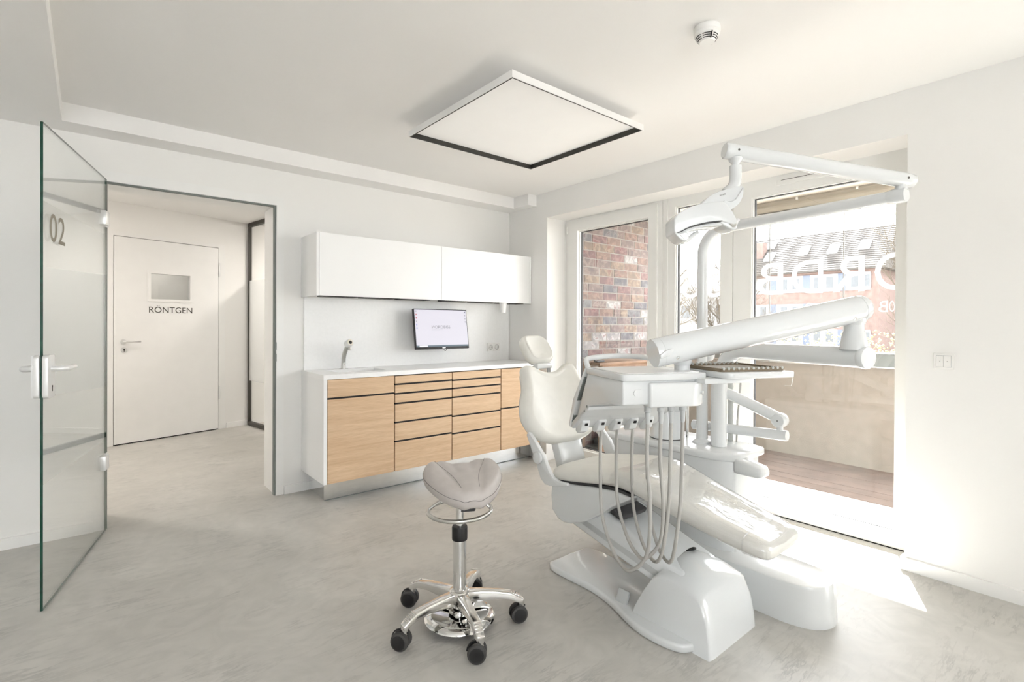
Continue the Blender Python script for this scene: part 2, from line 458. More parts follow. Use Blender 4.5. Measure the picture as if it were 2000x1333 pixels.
def rrect(w, h, r, n=5):
    """Rounded rectangle outline centred on 0."""
    out = []
    r = min(r, w / 2 - 1e-4, h / 2 - 1e-4)
    for cx, cy, a0 in ((w / 2 - r, h / 2 - r, 0), (-w / 2 + r, h / 2 - r, 90), (-w / 2 + r, -h / 2 + r, 180), (w / 2 - r, -h / 2 + r, 270)):
        for k in range(n + 1):
            a = math.radians(a0 + 90 * k / n); out.append((cx + r * math.cos(a), cy + r * math.sin(a)))
    return out

def ring_frame(bm, x0, x1, outer, inner):
    """Rectangular frame in a plane X=const: outer and inner = (y0, y1, z0, z1), between x0 and x1."""
    def rc(b, x): return [bm.verts.new((x, b[0], b[2])), bm.verts.new((x, b[1], b[2])), bm.verts.new((x, b[1], b[3])), bm.verts.new((x, b[0], b[3]))]
    a, b, c, d = rc(outer, x0), rc(inner, x0), rc(outer, x1), rc(inner, x1)
    for i in range(4):
        j = (i + 1) % 4
        bm.faces.new((a[i], a[j], b[j], b[i])); bm.faces.new((c[i], d[i], d[j], c[j]))
        bm.faces.new((a[i], c[i], c[j], a[j])); bm.faces.new((b[i], b[j], d[j], d[i]))
    return bm

def resample(outline, n):
    P = [V((p[0], p[1], 0)) for p in outline]; k = len(P)
    L = [0]
    for i in range(k): L.append(L[-1] + (P[(i + 1) % k] - P[i]).length)
    out = []
    for q in range(n):
        s = L[-1] * q / n; i = 0
        while L[i + 1] < s: i += 1
        t = (s - L[i]) / max(1e-9, L[i + 1] - L[i]); p = P[i].lerp(P[(i + 1) % k], t); out.append((p.x, p.y))
    return out

def cushion(outline, fr, tf, tb, dish=None, n=72, rnd=0.1, centre=None):
    """Padded cushion: a closed outline in frame fr, domed tf to the front (n) and tb to the back."""
    o, ax, ay, nn = fr
    S = [(p.x, p.y) for p in smooth_path([(*p, 0) for p in outline] + [(*outline[0], 0)], 6)[:-1]]
    out = resample(S, n)
    cx = sum(p[0] for p in out) / n if centre is None else centre[0]
    cy = sum(p[1] for p in out) / n if centre is None else centre[1]
    def ring(s, d, dd=0):
        res = []
        for x, y in out:
            px, py = cx + (x - cx) * s, cy + (y - cy) * s
            e = dish(px, py) * dd if dish else 0
            res.append(o + ax * px + ay * py + nn * (d + e))
        return res
    rings = [ring(0.02, -tb)]
    for s in (0.4, 0.75): rings.append(ring(s, -tb))
    for k in range(1, 6):
        a = PI / 2 * k / 5; rings.append(ring(1 - rnd + rnd * math.sin(a), -tb * math.cos(a)))
    for k in range(1, 6):
        a = PI / 2 * k / 5; rings.append(ring(1 - rnd + rnd * math.cos(a), tf * math.sin(a), (k / 5) ** 2))
    for s in (0.82, 0.7, 0.55, 0.4, 0.25, 0.1, 0.02): rings.append(ring(s, tf, 1))
    return loft(rings)

def text_bm(body, size, fr, depth=0.0006, align='LEFT', spacing=1.0, offset=0.0):
    """Lettering as a thin solid in frame fr (x right, y up, n to the reader)."""
    cu = bpy.data.curves.new('t', 'FONT'); cu.body = body; cu.size = size; cu.align_x = align
    cu.space_character = spacing; cu.extrude = depth / 2; cu.offset = offset; cu.resolution_u = 4
    to = bpy.data.objects.new('t', cu); COL.objects.link(to)
    me = bpy.data.meshes.new_from_object(to.evaluated_get(bpy.context.evaluated_depsgraph_get()))
    bm = new(); bm.from_mesh(me)
    bpy.data.objects.remove(to); bpy.data.curves.remove(cu); bpy.data.meshes.remove(me)
    o, ax, ay, n = fr
    for v in bm.verts:
        c = v.co.copy(); v.co = o + ax * c.x + ay * c.y + n * (c.z + depth / 2)
    return bm

def extent(bm, axis):
    q = [v.co.dot(axis) for v in bm.verts]; return min(q), max(q)

def fit(bm, fr, w=None, h=None):
    """Scale lettering about the frame origin to a width and height."""
    o, ax, ay, n = fr
    x0, x1 = extent(bm, ax); y0, y1 = extent(bm, ay); ox, oy = o.dot(ax), o.dot(ay)
    sx = w / (x1 - x0) if w else 1; sy = h / (y1 - y0) if h else (sx if w else 1)
    for v in bm.verts:
        dx = v.co.dot(ax) - x0; dy = v.co.dot(ay) - y0
        v.co += ax * (ox + dx * sx - v.co.dot(ax)) + ay * (oy + dy * sy - v.co.dot(ay))
    return bm

# ================================================================== the room
XW, YW, ZC = 3.27, 3.985, 2.5          # window wall, cabinet wall, ceiling
XL, YF = -2.6, -2.3                    # wall on the far left, wall behind
ZB = 2.395                             # underside of the bulkheads
S = 'structure'
obj('floor', B(XL - 0.2, 3.60, YF - 0.2, 8.9, -0.12, 0.0), 'microcement', None, 0, 'trowelled grey beige cement floor running through the doorway', 'floor', kind=S)

# cabinet wall with the door opening
DX0, DX1, DZ = 0.062, 1.062, 2.15
prof = [(XL, 0), (DX0, 0), (DX0, DZ), (DX1, DZ), (DX1, 0), (XW + 0.35, 0), (XW + 0.35, ZC + 0.12), (XL, ZC + 0.12)]
obj('wall_back', prism(prof, XZ, -YW - 0.3, -YW), 'wall_paint', None, 0, 'white wall with the open doorway and the cabinets', 'wall', kind=S)
# window wall with the glazed opening (and an unseen one added behind the viewpoint for fill light)
WY0, WY1, WZ = 0.724, 3.43, 2.266
prof = [(YF, 0), (-1.9, 0), (-1.9, WZ), (-0.35, WZ), (-0.35, 0), (WY0, 0), (WY0, WZ), (WY1, WZ), (WY1, 0), (YW, 0), (YW, ZC + 0.12), (YF, ZC + 0.12)]
obj('wall_right', prism(prof, YZ, XW, XW + 0.35), 'wall_paint', None, 0, 'white wall around the tall balcony glazing', 'wall', kind=S)
obj('wall_left', B(XL - 0.2, XL, YF - 0.2, YW, 0, ZC + 0.12), 'wall_paint', None, 0, 'plain white wall beyond the left edge of the photo', 'wall', kind=S)
bm = new()
def ring_y(bm, y0, y1, o, i):
    q = lambda b, y: [bm.verts.new((b[0], y, b[2])), bm.verts.new((b[1], y, b[2])), bm.verts.new((b[1], y, b[3])), bm.verts.new((b[0], y, b[3]))]
    a, b, c, d = q(o, y0), q(i, y0), q(o, y1), q(i, y1)
    for k in range(4):
        j = (k + 1) % 4
        bm.faces.new((a[k], a[j], b[j], b[k])); bm.faces.new((c[k], d[k], d[j], c[j]))
        bm.faces.new((a[k], c[k], c[j], a[j])); bm.faces.new((b[k], b[j], d[j], d[k]))
    return bm
ring_y(bm, YF - 0.2, YF, (XL, XW + 0.35, 0, ZC + 0.12), (-2.0, 0.6, 0.8, 2.25))  # opening for an unseen window added to let in fill light
obj('wall_front', bm, 'wall_paint', None, 0, 'white wall behind the viewpoint with the opening of the added fill window', 'wall', kind=S)
obj('ceiling', B(XL, XW, YF, YW, ZC, ZC + 0.1), 'ceiling_paint', None, 0, 'flat white ceiling above the dental chair', 'ceiling', kind=S)
bm = new()
poly = [(XL, YF), (-0.12, YF), (-0.12, 3.79), (3.165, 3.79), (3.165, 3.58), (XW, 3.58), (XW, YW), (XL, YW)]
prism(poly, XY, ZB, ZC, bm)
obj('trim_1', bm, 'ceiling_paint', None, 0, 'shallow white ceiling bulkhead along the wall above the cabinets', 'bulkhead', kind=S)

# skirting
bm = new(); prism([(XL, YW - 0.016), (0.018, YW - 0.016), (0.018, YW), (XL, YW)], XY, 0, 0.062, bm)
obj('baseboard_back', bm, 'trim_paint', None, 0, 'low white skirting left of the doorway', 'baseboard', kind=S)
obj('baseboard_corner', B(1.112, 3.255, YW - 0.016, YW, 0, 0.062), 'trim_paint', None, 0, 'low white skirting between doorway and cabinet plinth', 'baseboard', kind=S)
bm = new()
prism([(XW - 0.016, -0.35), (XW - 0.016, WY0 + 0.016), (XW + 0.22, WY0 + 0.016), (XW + 0.22, WY0), (XW, WY0), (XW, -0.35)], XY, 0, 0.064, bm)
obj('baseboard_right', bm, 'trim_paint', None, 0, 'low white skirting below the light switch, right of the glazing', 'baseboard', kind=S)
obj('baseboard_niche', B(XW - 0.016, XW, WY1, YW - 0.5, 0, 0.062), 'trim_paint', None, 0, 'short white skirting between cabinets and glazing', 'baseboard', kind=S)

# ------------------------------------------------------------------ corridor behind the doorway
AD = V((0.959, 0.283, 0)).normalized()            # direction of the slanted corridor wall
AN = V((AD.y, -AD.x, 0))                          # its normal, towards the room
AP = V((0.126, 6.615, 0))
RW = (AP, AD, V((0, 0, 1)), AN)                   # frame of that wall: s along, z up, n towards us
prof = [(-2.2, 0), (0.02, 0), (0.02, 2.2), (1.16, 2.2), (1.16, 0), (3.9, 0), (3.9, 2.62), (-2.2, 2.62)]
obj('wall_corridor', prism(prof, RW, -0.2, 0.0), 'wall_paint', None, 0, 'slanted white corridor wall around the door lettered RÖNTGEN', 'wall', kind=S)
obj('wall_corridor_left', B(-2.0, -1.8, YW + 0.3, 7.2, 0, 2.62), 'wall_paint', None, 0, 'white end wall of the corridor, out of sight on the left', 'wall', kind=S)
obj('wall_corridor_right', B(3.5, 3.7, YW + 0.35, 8.6, 0, 2.62), 'wall_paint', None, 0, 'white end wall of the space behind the glass partition', 'wall', kind=S)
obj('ceiling_corridor', B(-2.0, 3.7, YW + 0.3, 8.8, 2.52, 2.64), 'ceiling_paint', None, 0, 'white corridor ceiling seen through the doorway', 'ceiling', kind=S)
obj('baseboard_corridor', prism([(1.2, 0), (1.475, 0), (1.475, 0.062), (1.2, 0.062)], RW, 0, 0.014), 'trim_paint', None, 0, 'low white skirting right of the RÖNTGEN door', 'baseboard', kind=S)
obj('baseboard_passage', prism([(-2.0, 0), (-0.02, 0), (-0.02, 0.062), (-2.0, 0.062)], RW, 0, 0.014), 'trim_paint', None, 0, 'low white skirting left of the RÖNTGEN door', 'baseboard', kind=S)
obj('baseboard_beyond', prism([(1.51, 0), (3.3, 0), (3.3, 0.062), (1.51, 0.062)], RW, 0, 0.014), 'trim_paint', None, 0, 'low white skirting seen through the glass partition', 'baseboard', kind=S)
lc = thing('added_lamp', 'round flush lamp added out of view to brighten the corridor', 'lamp', (-0.7, 5.35, 2.52))  # unseen lamp, added to brighten the corridor
obj('housing', lathe([(0.17, 0.0), (0.17, -0.05), (0.155, -0.055), (0.155, -0.04), (0.0, -0.04)], (-0.7, 5.35, 2.52)), 'trim_paint', lc)
obj('shade', lathe([(0.153, -0.035), (0.15, -0.062), (0.1, -0.075), (0.0, -0.08)], (-0.7, 5.35, 2.52)), 'added_lamp_glow', lc)
l2 = thing('added_lamp', 'round flush lamp added to brighten the space behind the glass partition', 'lamp', (2.4, 6.2, 2.52))  # another unseen lamp, added as fill behind the partition
obj('housing', lathe([(0.17, 0.0), (0.17, -0.05), (0.155, -0.055), (0.155, -0.04), (0.0, -0.04)], (2.4, 6.2, 2.52)), 'trim_paint', l2)
obj('shade', lathe([(0.153, -0.035), (0.15, -0.062), (0.1, -0.075), (0.0, -0.08)], (2.4, 6.2, 2.52)), 'added_lamp_glow', l2)

# RÖNTGEN door
d2 = thing('door_2', 'closed white door lettered RÖNTGEN with a small viewing window', 'door', AP, kind=S)
def rwp(poly, h0, h1, bev=0.0):
    bm = prism(poly, RW, h0, h1)
    return bevel(bm, bev, 2) if bev else bm
# leaf with a hole for the viewing pane
bm = new()
def ring_rw(bm, o, i, h0, h1):
    q = lambda b, h: [bm.verts.new(RW[0] + RW[1] * p[0] + RW[2] * p[1] + RW[3] * h) for p in ((b[0], b[2]), (b[1], b[2]), (b[1], b[3]), (b[0], b[3]))]
    a, b, c, d = q(o, h0), q(i, h0), q(o, h1), q(i, h1)
    for k in range(4):
        j = (k + 1) % 4
        bm.faces.new((a[k], b[k], b[j], a[j])); bm.faces.new((c[k], c[j], d[j], d[k]))
        bm.faces.new((a[k], a[j], c[j], c[k])); bm.faces.new((b[k], d[k], d[j], b[j]))
    return bm
SW0, SW1 = 0.395, 0.785
ring_rw(bm, (0.068, 1.098, 0.012, 2.165), (SW0, SW1, 1.53, 1.806), -0.035, 0.012)
obj('leaf', bm, 'trim_paint', d2, 0)
bm = new(); ring_rw(bm, (0.0, 1.18, 0.0, 2.215), (0.062, 1.104, -0.001, 2.172), -0.16, 0.006)
obj('door_frame', bm, 'trim_paint', d2, 0)
bm = new(); ring_rw(bm, (SW0 - 0.028, SW1 + 0.028, 1.503, 1.833), (SW0, SW1, 1.53, 1.806), 0.012, 0.02)
vf = obj('window_frame', bm, 'trim_paint', d2, 0)
obj('pane', rwp([(SW0, 1.53), (SW1, 1.53), (SW1, 1.806), (SW0, 1.806)], -0.018, -0.012), 'window_glass', d2, 0)
obj('door_seal', rwp([(0.068, 0.001), (1.098, 0.001), (1.098, 0.011), (0.068, 0.011)], -0.03, 0.004), 'black_gap', d2, 0)
for z0 in (1.827, 0.36):
    obj('hinge', tube([AP + AD * 1.112 + AN * 0.016 + V((0, 0, z0)), AP + AD * 1.112 + AN * 0.016 + V((0, 0, z0 + 0.16))], 0.007), 'handle_aluminium', d2)
hp = AP + AD * 0.147 + V((0, 0, 1.072))
ro = obj('rosette', lathe([(0.027, 0.012), (0.027, 0.02), (0.022, 0.022), (0.0, 0.022)], hp, AN), 'handle_aluminium', d2)
obj('handle', tube(smooth_path([hp + AN * 0.02, hp + AN * 0.055, hp + AN * 0.062 + AD * 0.03, hp + AN * 0.06 + AD * 0.14], 6), 0.0085), 'handle_aluminium', d2)
kp = AP + AD * 0.151 + V((0, 0, 0.987))
ks = obj('key_rosette', lathe([(0.027, 0.012), (0.027, 0.02), (0.022, 0.022), (0.0, 0.022)], kp, AN), 'handle_aluminium', d2)
bm = lathe([(0.0075, 0.0), (0.0075, 0.001), (0, 0.001)], kp + AN * 0.0222 + V((0, 0, 0.006)), AN, 14)
prism([(-0.0035, -0.018), (0.0035, -0.018), (0.004, 0.004), (-0.004, 0.004)], (kp + AN * 0.0222, AD, V((0, 0, 1)), AN), 0, 0.001, bm)
obj('keyhole', bm, 'black_gap', ks)
fr = (AP + AD * 0.378 + V((0, 0, 1.381)) + AN * 0.0125, AD, V((0, 0, 1)), AN)
bm = text_bm('RÖNTGEN', 0.08, fr); fit(bm, fr, 0.432)
obj('lettering', bm, 'dark_text', d2, 0, label='dark lettering RÖNTGEN')
# the X-ray room glimpsed through the viewing pane
obj('wall_xray', prism([(-0.6, 0), (2.2, 0), (2.2, 2.5), (-0.6, 2.5)], RW, -1.62, -1.5), 'wall_paint', None, 0, 'pale wall inside the room behind the RÖNTGEN door', 'wall', kind=S)
for nm, s0, lb in (('wall_xray_left', -0.72, 'left'), ('wall_xray_right', 2.2, 'right')):
    obj(nm, prism([(s0, 0), (s0 + 0.12, 0), (s0 + 0.12, 2.6), (s0, 2.6)], RW, -1.62, -0.2), 'wall_paint', None, 0, 'pale %s side wall inside the room behind the RÖNTGEN door' % lb, 'wall', kind=S)
xl = AP + AD * 0.75 - AN * 1.0 + V((0, 0, 2.5))
l3 = thing('added_lamp', 'small round lamp added to light the room behind the RÖNTGEN door', 'lamp', xl)  # added so the room behind the viewing pane is not dark
obj('housing', lathe([(0.09, 0.0), (0.09, -0.04), (0.08, -0.045), (0.08, -0.03), (0.0, -0.03)], xl), 'trim_paint', l3)
obj('shade', lathe([(0.078, -0.03), (0.076, -0.052), (0.05, -0.06), (0.0, -0.062)], xl), 'added_lamp_glow', l3)
cbp = AP + AD * 0.62 - AN * 1.3
xc = thing('xray_cabinet', 'dark edged worktop seen through the door viewing window', 'cabinet', cbp)
obj('top_board', prism([(-0.2, 1.40), (1.6, 1.40), (1.6, 1.43), (-0.2, 1.43)], RW, -1.49, -1.1), 'awning_taupe', xc, 0)
obj('panel', prism([(-0.2, 0.0), (1.6, 0.0), (1.6, 1.40), (-0.2, 1.40)], RW, -1.49, -1.15), 'trim_paint', xc, 0)
obj('ceiling_xray', prism([(-0.6, 2.5), (2.2, 2.5), (2.2, 2.6), (-0.6, 2.6)], RW, -1.62, -0.2), 'ceiling_paint', None, 0, 'ceiling inside the room behind the RÖNTGEN door', 'ceiling', kind=S)

# frosted glass partition at the corridor's right end
GP = V((1.542, 7.015, 0)); GD = V((0.158, -0.988, 0)).normalized(); GN = V((GD.y, -GD.x, 0))
GF = (GP, GD, V((0, 0, 1)), GN)
gp = thing('glass_partition', 'frosted glass partition in slim black frame at the corridor end', 'partition', GP)
GLEN = 1.9
obj('bottom_rail', prism([(0, 0), (GLEN, 0), (GLEN, 0.045), (0, 0.045)], GF, -0.022, 0.022), 'dark_bronze', gp, 0)
obj('top_rail', prism([(0, 2.475), (GLEN, 2.475), (GLEN, 2.519), (0, 2.519)], GF, -0.022, 0.022), 'dark_bronze', gp, 0)
obj('side_rail', prism([(0, 0.045), (0.022, 0.045), (0.022, 2.475), (0, 2.475)], GF, -0.02, 0.02), 'dark_bronze', gp, 0)
obj('pane', prism([(0.022, 0.045), (GLEN, 0.045), (GLEN, 2.475), (0.022, 2.475)], GF, -0.005, 0.005), 'door_glass', gp, 0)
obj('frosted_film', prism([(0.023, 0.555), (GLEN, 0.555), (GLEN, 1.804), (0.023, 1.804)], GF, 0.0055, 0.0062), 'frosted_film', gp, 0)

# ------------------------------------------------------------------ doorway frame and the open glass door
df = thing('trim_2', 'flat white steel door frame with grey rubber seal', 'door frame', (DX0, YW, 0), kind=S)
def u_frame(o0, o1, oz, i0, i1, iz):
    return [(o0, 0), (i0, 0), (i0, iz), (i1, iz), (i1, 0), (o1, 0), (o1, oz), (o0, oz)]
obj('casing', prism(u_frame(0.022, 1.108, 2.198, 0.077, 1.056, 2.136), XZ, -YW - 0.02, -YW + 0.006), 'trim_paint', df, 0)
obj('seal', prism(u_frame(0.074, 1.0575, 2.149, 0.084, 1.044, 2.128), XZ, -YW - 0.045, -YW - 0.008), 'seal_grey', df, 0)
obj('lining', prism(u_frame(0.063, 1.0615, 2.1495, 0.072, 1.0535, 2.141), XZ, -YW - 0.31, -YW - 0.046), 'trim_paint', df, 0)
for z0 in (1.075, 0.99):
    obj('strike_plate', B(1.0445, 1.0575, YW - 0.0075, YW - 0.0062, z0, z0 + 0.055), 'seal_grey', df, 0)

HP = V((0.076, 3.962, 0)); HD = V((-0.24, -0.971, 0)).normalized(); HN = V((-HD.y, HD.x, 0))   # HN: towards the middle of the room
HF = (HP, HD, V((0, 0, 1)), V((HD.y, -HD.x, 0)))
if HF[3].dot(HN) < 0: HN = -HN
d1 = thing('door_1', 'open clear glass door with frosted band and number 02', 'door', HP, kind=S)
GW, GT = 0.985, 0.010
bm = prism([(0.004, 0.008), (GW, 0.008), (GW, 2.14), (0.004, 2.14)], HF, -GT / 2, GT / 2)
bm.faces.ensure_lookup_table()
n = HF[3]
bmesh.ops.recalc_face_normals(bm, faces=bm.faces)
for f in bm.faces: f.material_index = 0 if abs(f.normal.dot(n)) > 0.9 else 1
obj('pane', bm, ['door_glass', 'glass_edge'], d1, 0)
sgn = 1 if HF[3].dot(-V((0.076, 3.962, 0)) + V((1.5, 0, 0))) > 0 else -1      # face turned to the viewpoint
cs = 1 if HF[3].dot(-HP) > 0 else -1
obj('frosted_film', prism([(0.012, 0.55), (GW - 0.004, 0.55), (GW - 0.004, 1.804), (0.012, 1.804)], HF, -cs * (GT / 2 + 0.0014), -cs * (GT / 2 + 0.0004)), 'frosted_film', d1, 0)
# 02 reads left to right from the room
nf = HF[3] * cs
fr = (HP + HD * 0.912 + V((0, 0, 1.633)) + nf * (GT / 2 + 0.0008), -HD, V((0, 0, 1)), nf)
bm = text_bm('02', 0.16, fr, spacing=1.05, offset=0.0); fit(bm, fr, 0.19, 0.128)
obj('number', bm, 'taupe_text', d1, 0, label='taupe number 02')
def hfp(poly, h0, h1, bev=0.0):
    bm = prism(poly, HF, h0, h1)
    return bevel(bm, bev, 2, 50) if bev else bm
# lock case clamped on both faces, with lever handles
lc2 = obj('lock_case', hfp([(0.955 + p[0], 1.03 + p[1]) for p in rrect(0.088, 0.19, 0.018)], cs * (GT / 2), cs * (GT / 2 + 0.021), 0.003), 'lock_silver', d1)
obj('lock_case', hfp([(0.955 + p[0], 1.03 + p[1]) for p in rrect(0.088, 0.19, 0.018)], -cs * (GT / 2), -cs * (GT / 2 + 0.021), 0.003), 'lock_silver', d1)
obj('lock_strip', hfp([(GW - 0.002, 0.94), (GW + 0.003, 0.94), (GW + 0.003, 1.12), (GW - 0.002, 1.12)], -cs * (GT / 2 + 0.03), -cs * (GT / 2 + 0.002)), 'lock_silver', d1)
obj('latch', hfp([(GW + 0.003, 1.06), (GW + 0.009, 1.062), (GW + 0.009, 1.083), (GW + 0.003, 1.085)], -cs * (GT / 2 + 0.024), -cs * (GT / 2 + 0.008)), 'chrome', d1)
obj('bolt', hfp([(GW + 0.003, 0.985), (GW + 0.004, 0.985), (GW + 0.004, 1.02), (GW + 0.003, 1.02)], -cs * (GT / 2 + 0.02), -cs * (GT / 2 + 0.01)), 'tray_brown', d1)
bm = lathe([(0.0045, 0.0), (0.0045, 0.0008), (0, 0.0008)], HP + HD * 0.95 + V((0, 0, 0.985)) + nf * (GT / 2 + 0.0212), nf, 12)
prism([(-0.0025, -0.022), (0.0025, -0.022), (0.0025, 0.0), (-0.0025, 0.0)], (HP + HD * 0.95 + V((0, 0, 0.985)) + nf * (GT / 2 + 0.0212), -HD, V((0, 0, 1)), nf), 0, 0.0008, bm)
obj('keyhole', bm, 'black_gap', d1)
for sg in (cs, -cs):
    nn = HF[3] * sg; p = HP + HD * 0.955 + V((0, 0, 1.063)) + nn * (GT / 2 + 0.02)
    obj('lever', tube(smooth_path([p, p + nn * 0.035, p + nn * 0.05 - HD * 0.012, p + nn * 0.052 - HD * 0.06, p + nn * 0.05 - HD * 0.115], 5), [0.013] * 11 + [0.0115] * 5 + [0.0105] * 5), 'lock_silver', d1)
for z0 in (1.855, 0.382):
    obj('hinge', hfp([(0.0, z0), (0.075, z0), (0.075, z0 + 0.085), (0.0, z0 + 0.085)], -0.018, 0.018, 0.003), 'lock_silver', d1)
    obj('hinge_pin', tube([HP + V((0, 0, z0 - 0.006)) - HD * 0.004, HP + V((0, 0, z0 + 0.091)) - HD * 0.004], 0.011), 'lock_silver', d1)

# ------------------------------------------------------------------ glazing
XF0, XF1 = 3.52, 3.595
def bead(o, i, x0, x1, bevw=0.0): return ring_frame(new(), x0, x1, o, i)
w1 = thing('window_1', 'white balcony door with tall single pane beside the cabinets', 'window', (XF0, 2.9, 0), kind=S)
obj('window_frame', ring_frame(new(), XF0, XF1, (2.36, 3.43, 0.006, WZ), (2.425, 3.365, 0.04, 2.215)), 'upvc', w1, 0)
P1 = (2.486, 3.268, 0.11, 2.15)
obj('sash', ring_frame(new(), XF0 - 0.016, XF1 - 0.02, (2.402, 3.39, 0.02, 2.24), P1), 'upvc', w1, 0)
bm = ring_frame(new(), XF0 + 0.012, XF0 + 0.03, (P1[0], P1[1], P1[2], P1[3]), (P1[0] + 0.008, P1[1] - 0.008, P1[2] + 0.008, P1[3] - 0.008))
obj('glazing_bead', bm, 'upvc', w1, 0)
obj('gasket', ring_frame(new(), XF0 + 0.03, XF0 + 0.055, (P1[0], P1[1], P1[2], P1[3]), (P1[0] + 0.012, P1[1] - 0.012, P1[2] + 0.012, P1[3] - 0.012)), 'rubber_grey', w1, 0)
obj('pane', B(XF0 + 0.036, XF0 + 0.04, P1[0] + 0.01, P1[1] - 0.01, P1[2] + 0.01, P1[3] - 0.01), 'window_glass', w1, 0)
for z0 in (0.06, 2.13):
    obj('hinge', tube([(XF0 - 0.022, 3.396, z0), (XF0 - 0.022, 3.396, z0 + 0.07)], 0.007), 'upvc', w1)
obj('gap_shadow', B(XF0 - 0.002, XF1, 2.36, 3.42, 0.0, 0.006), 'black_gap', w1, 0)  # black strip paints the shadow gap between frame and floor

w2 = thing('window_2', 'narrow white framed window between balcony door and wide pane', 'window', (XF0, 2.07, 0), kind=S)
P2 = (1.872, 2.246, 0.09, 2.195)
obj('window_frame', ring_frame(new(), XF0, XF1, (1.782, 2.358, 0.006, WZ), P2), 'upvc', w2, 0)
obj('glazing_bead', ring_frame(new(), XF0 + 0.012, XF0 + 0.03, P2, (P2[0] + 0.008, P2[1] - 0.008, P2[2] + 0.008, P2[3] - 0.008)), 'upvc', w2, 0)
obj('gasket', ring_frame(new(), XF0 + 0.03, XF0 + 0.055, P2, (P2[0] + 0.012, P2[1] - 0.012, P2[2] + 0.012, P2[3] - 0.012)), 'rubber_grey', w2, 0)
obj('pane', B(XF0 + 0.036, XF0 + 0.04, P2[0] + 0.01, P2[1] - 0.01, P2[2] + 0.01, P2[3] - 0.01), 'window_glass', w2, 0)
obj('cover_strip', B(XF0 - 0.006, XF0, 2.31, 2.335, 0.02, WZ - 0.01), 'upvc', w2, 0)
obj('gap_shadow', B(XF0 - 0.002, XF1, 1.782, 2.358, 0.0, 0.006), 'black_gap', w2, 0)  # same painted shadow gap under the narrow window

w3 = thing('window_3', 'wide white framed window with mirrored white lettering', 'window', (XF0, 1.25, 0), kind=S)
P3 = (0.826, 1.65, 0.088, 2.152)
obj('window_frame', ring_frame(new(), XF0, XF1, (WY0, 1.778, 0.006, WZ), P3), 'upvc', w3, 0)
obj('glazing_bead', ring_frame(new(), XF0 + 0.012, XF0 + 0.03, P3, (P3[0] + 0.008, P3[1] - 0.008, P3[2] + 0.008, P3[3] - 0.008)), 'upvc', w3, 0)
obj('gasket', ring_frame(new(), XF0 + 0.03, XF0 + 0.055, P3, (P3[0] + 0.012, P3[1] - 0.012, P3[2] + 0.012, P3[3] - 0.012)), 'rubber_grey', w3, 0)
obj('pane', B(XF0 + 0.036, XF0 + 0.04, P3[0] + 0.01, P3[1] - 0.01, P3[2] + 0.01, P3[3] - 0.01), 'window_glass', w3, 0)
obj('gap_shadow', B(XF0 - 0.002, XF1, WY0, 1.778, 0.0, 0.006), 'black_gap', w3, 0)  # shadow gap under the wide window, put into colour
vt = obj('trickle_vent', B(XF0 - 0.012, XF0, 1.05, 1.478, 2.197, 2.232, 0.003), 'upvc', w3)
for y0, y1 in ((1.09, 1.2), (1.222, 1.29), (1.295, 1.45)):
    obj('vent_slot', B(XF0 - 0.0126, XF0 - 0.0119, y0, y1, 2.226, 2.229), 'black_gap', vt, 0)
obj('edge_tape', B(XF0 - 0.0006, XF0 + 0.0001, 1.652, 1.662, 0.09, 0.42), 'blue_tape', w3, 0, label='blue tape strip')
# film letters on the panes, meant to be read from the balcony
def film_letter(ch, y0, y1, z0, z1, par, size=1.0, flip=False, off=-0.0):
    fr = (V((XF0 + 0.0412, y0, z0)), V((0, 1, 0)), V((0, 0, 1)), V((1, 0, 0)))
    bm = text_bm(ch, size, fr, depth=0.0006, offset=off); fit(bm, fr, y1 - y0, z1 - z0)
    return obj('letter', bm, 'white_film', par, 0)
for ch, y0, y1, par in (('O', 0.832, 0.941, None), ('R', 0.992, 1.161, w3), ('D', 1.215, 1.404, w3), ('B', 1.456, 1.622, w3), ('S', 1.885, 2.005, w2), ('S', 2.075, 2.205, w2)):
    if par: film_letter(ch, y0, y1, 1.477, 1.694, par)
# the O runs out of the pane on its right: only its left part shows on the glass
fr = (V((XF0 + 0.0412, 0.735, 1.475)), V((0, 1, 0)), V((0, 0, 1)), V((1, 0, 0)))
bm = text_bm('O', 1.0, fr); fit(bm, fr, 0.206, 0.22)
geom = bm.verts[:] + bm.edges[:] + bm.faces[:]
bmesh.ops.bisect_plane(bm, geom=geom, plane_co=(0, 0.837, 0), plane_no=(0, -1, 0), clear_outer=True)
obj('letter', bm, 'white_film', w3, 0)
for ch, y0, y1 in (('B', 0.876, 0.921), ('O', 0.842, 0.868), ('D', 1.278, 1.322)):
    film_letter(ch, y0, y1, 1.35, 1.415, w3)
# unseen window added in the same wall behind the viewpoint for fill light
w4 = thing('added_window_4', 'unseen white framed window added further along the same wall for fill light', 'window', (XF0, -1.1, 0), kind=S)
P4 = (-1.8, -0.45, 0.09, 2.15)
obj('window_frame', ring_frame(new(), XF0, XF1, (-1.9, -0.35, 0.0, WZ), P4), 'upvc', w4, 0)
obj('pane', B(XF0 + 0.036, XF0 + 0.04, P4[0], P4[1], P4[2], P4[3]), 'window_glass', w4, 0)

w5 = thing('added_window_5', 'unseen wide white framed window added behind the viewpoint for fill light', 'window', (-0.7, YF - 0.1, 0.8), kind=S)  # added unseen window, brings daylight fill from behind
obj('window_frame', ring_y(new(), YF - 0.15, YF - 0.08, (-2.0, 0.6, 0.8, 2.25), (-1.93, 0.53, 0.87, 2.18)), 'upvc', w5, 0)
for x in (-0.7,):
    obj('mullion', B(x - 0.04, x + 0.04, YF - 0.15, YF - 0.08, 0.87, 2.18), 'upvc', w5, 0)
obj('pane', B(-1.93, 0.53, YF - 0.12, YF - 0.116, 0.87, 2.18), 'window_glass', w5, 0)

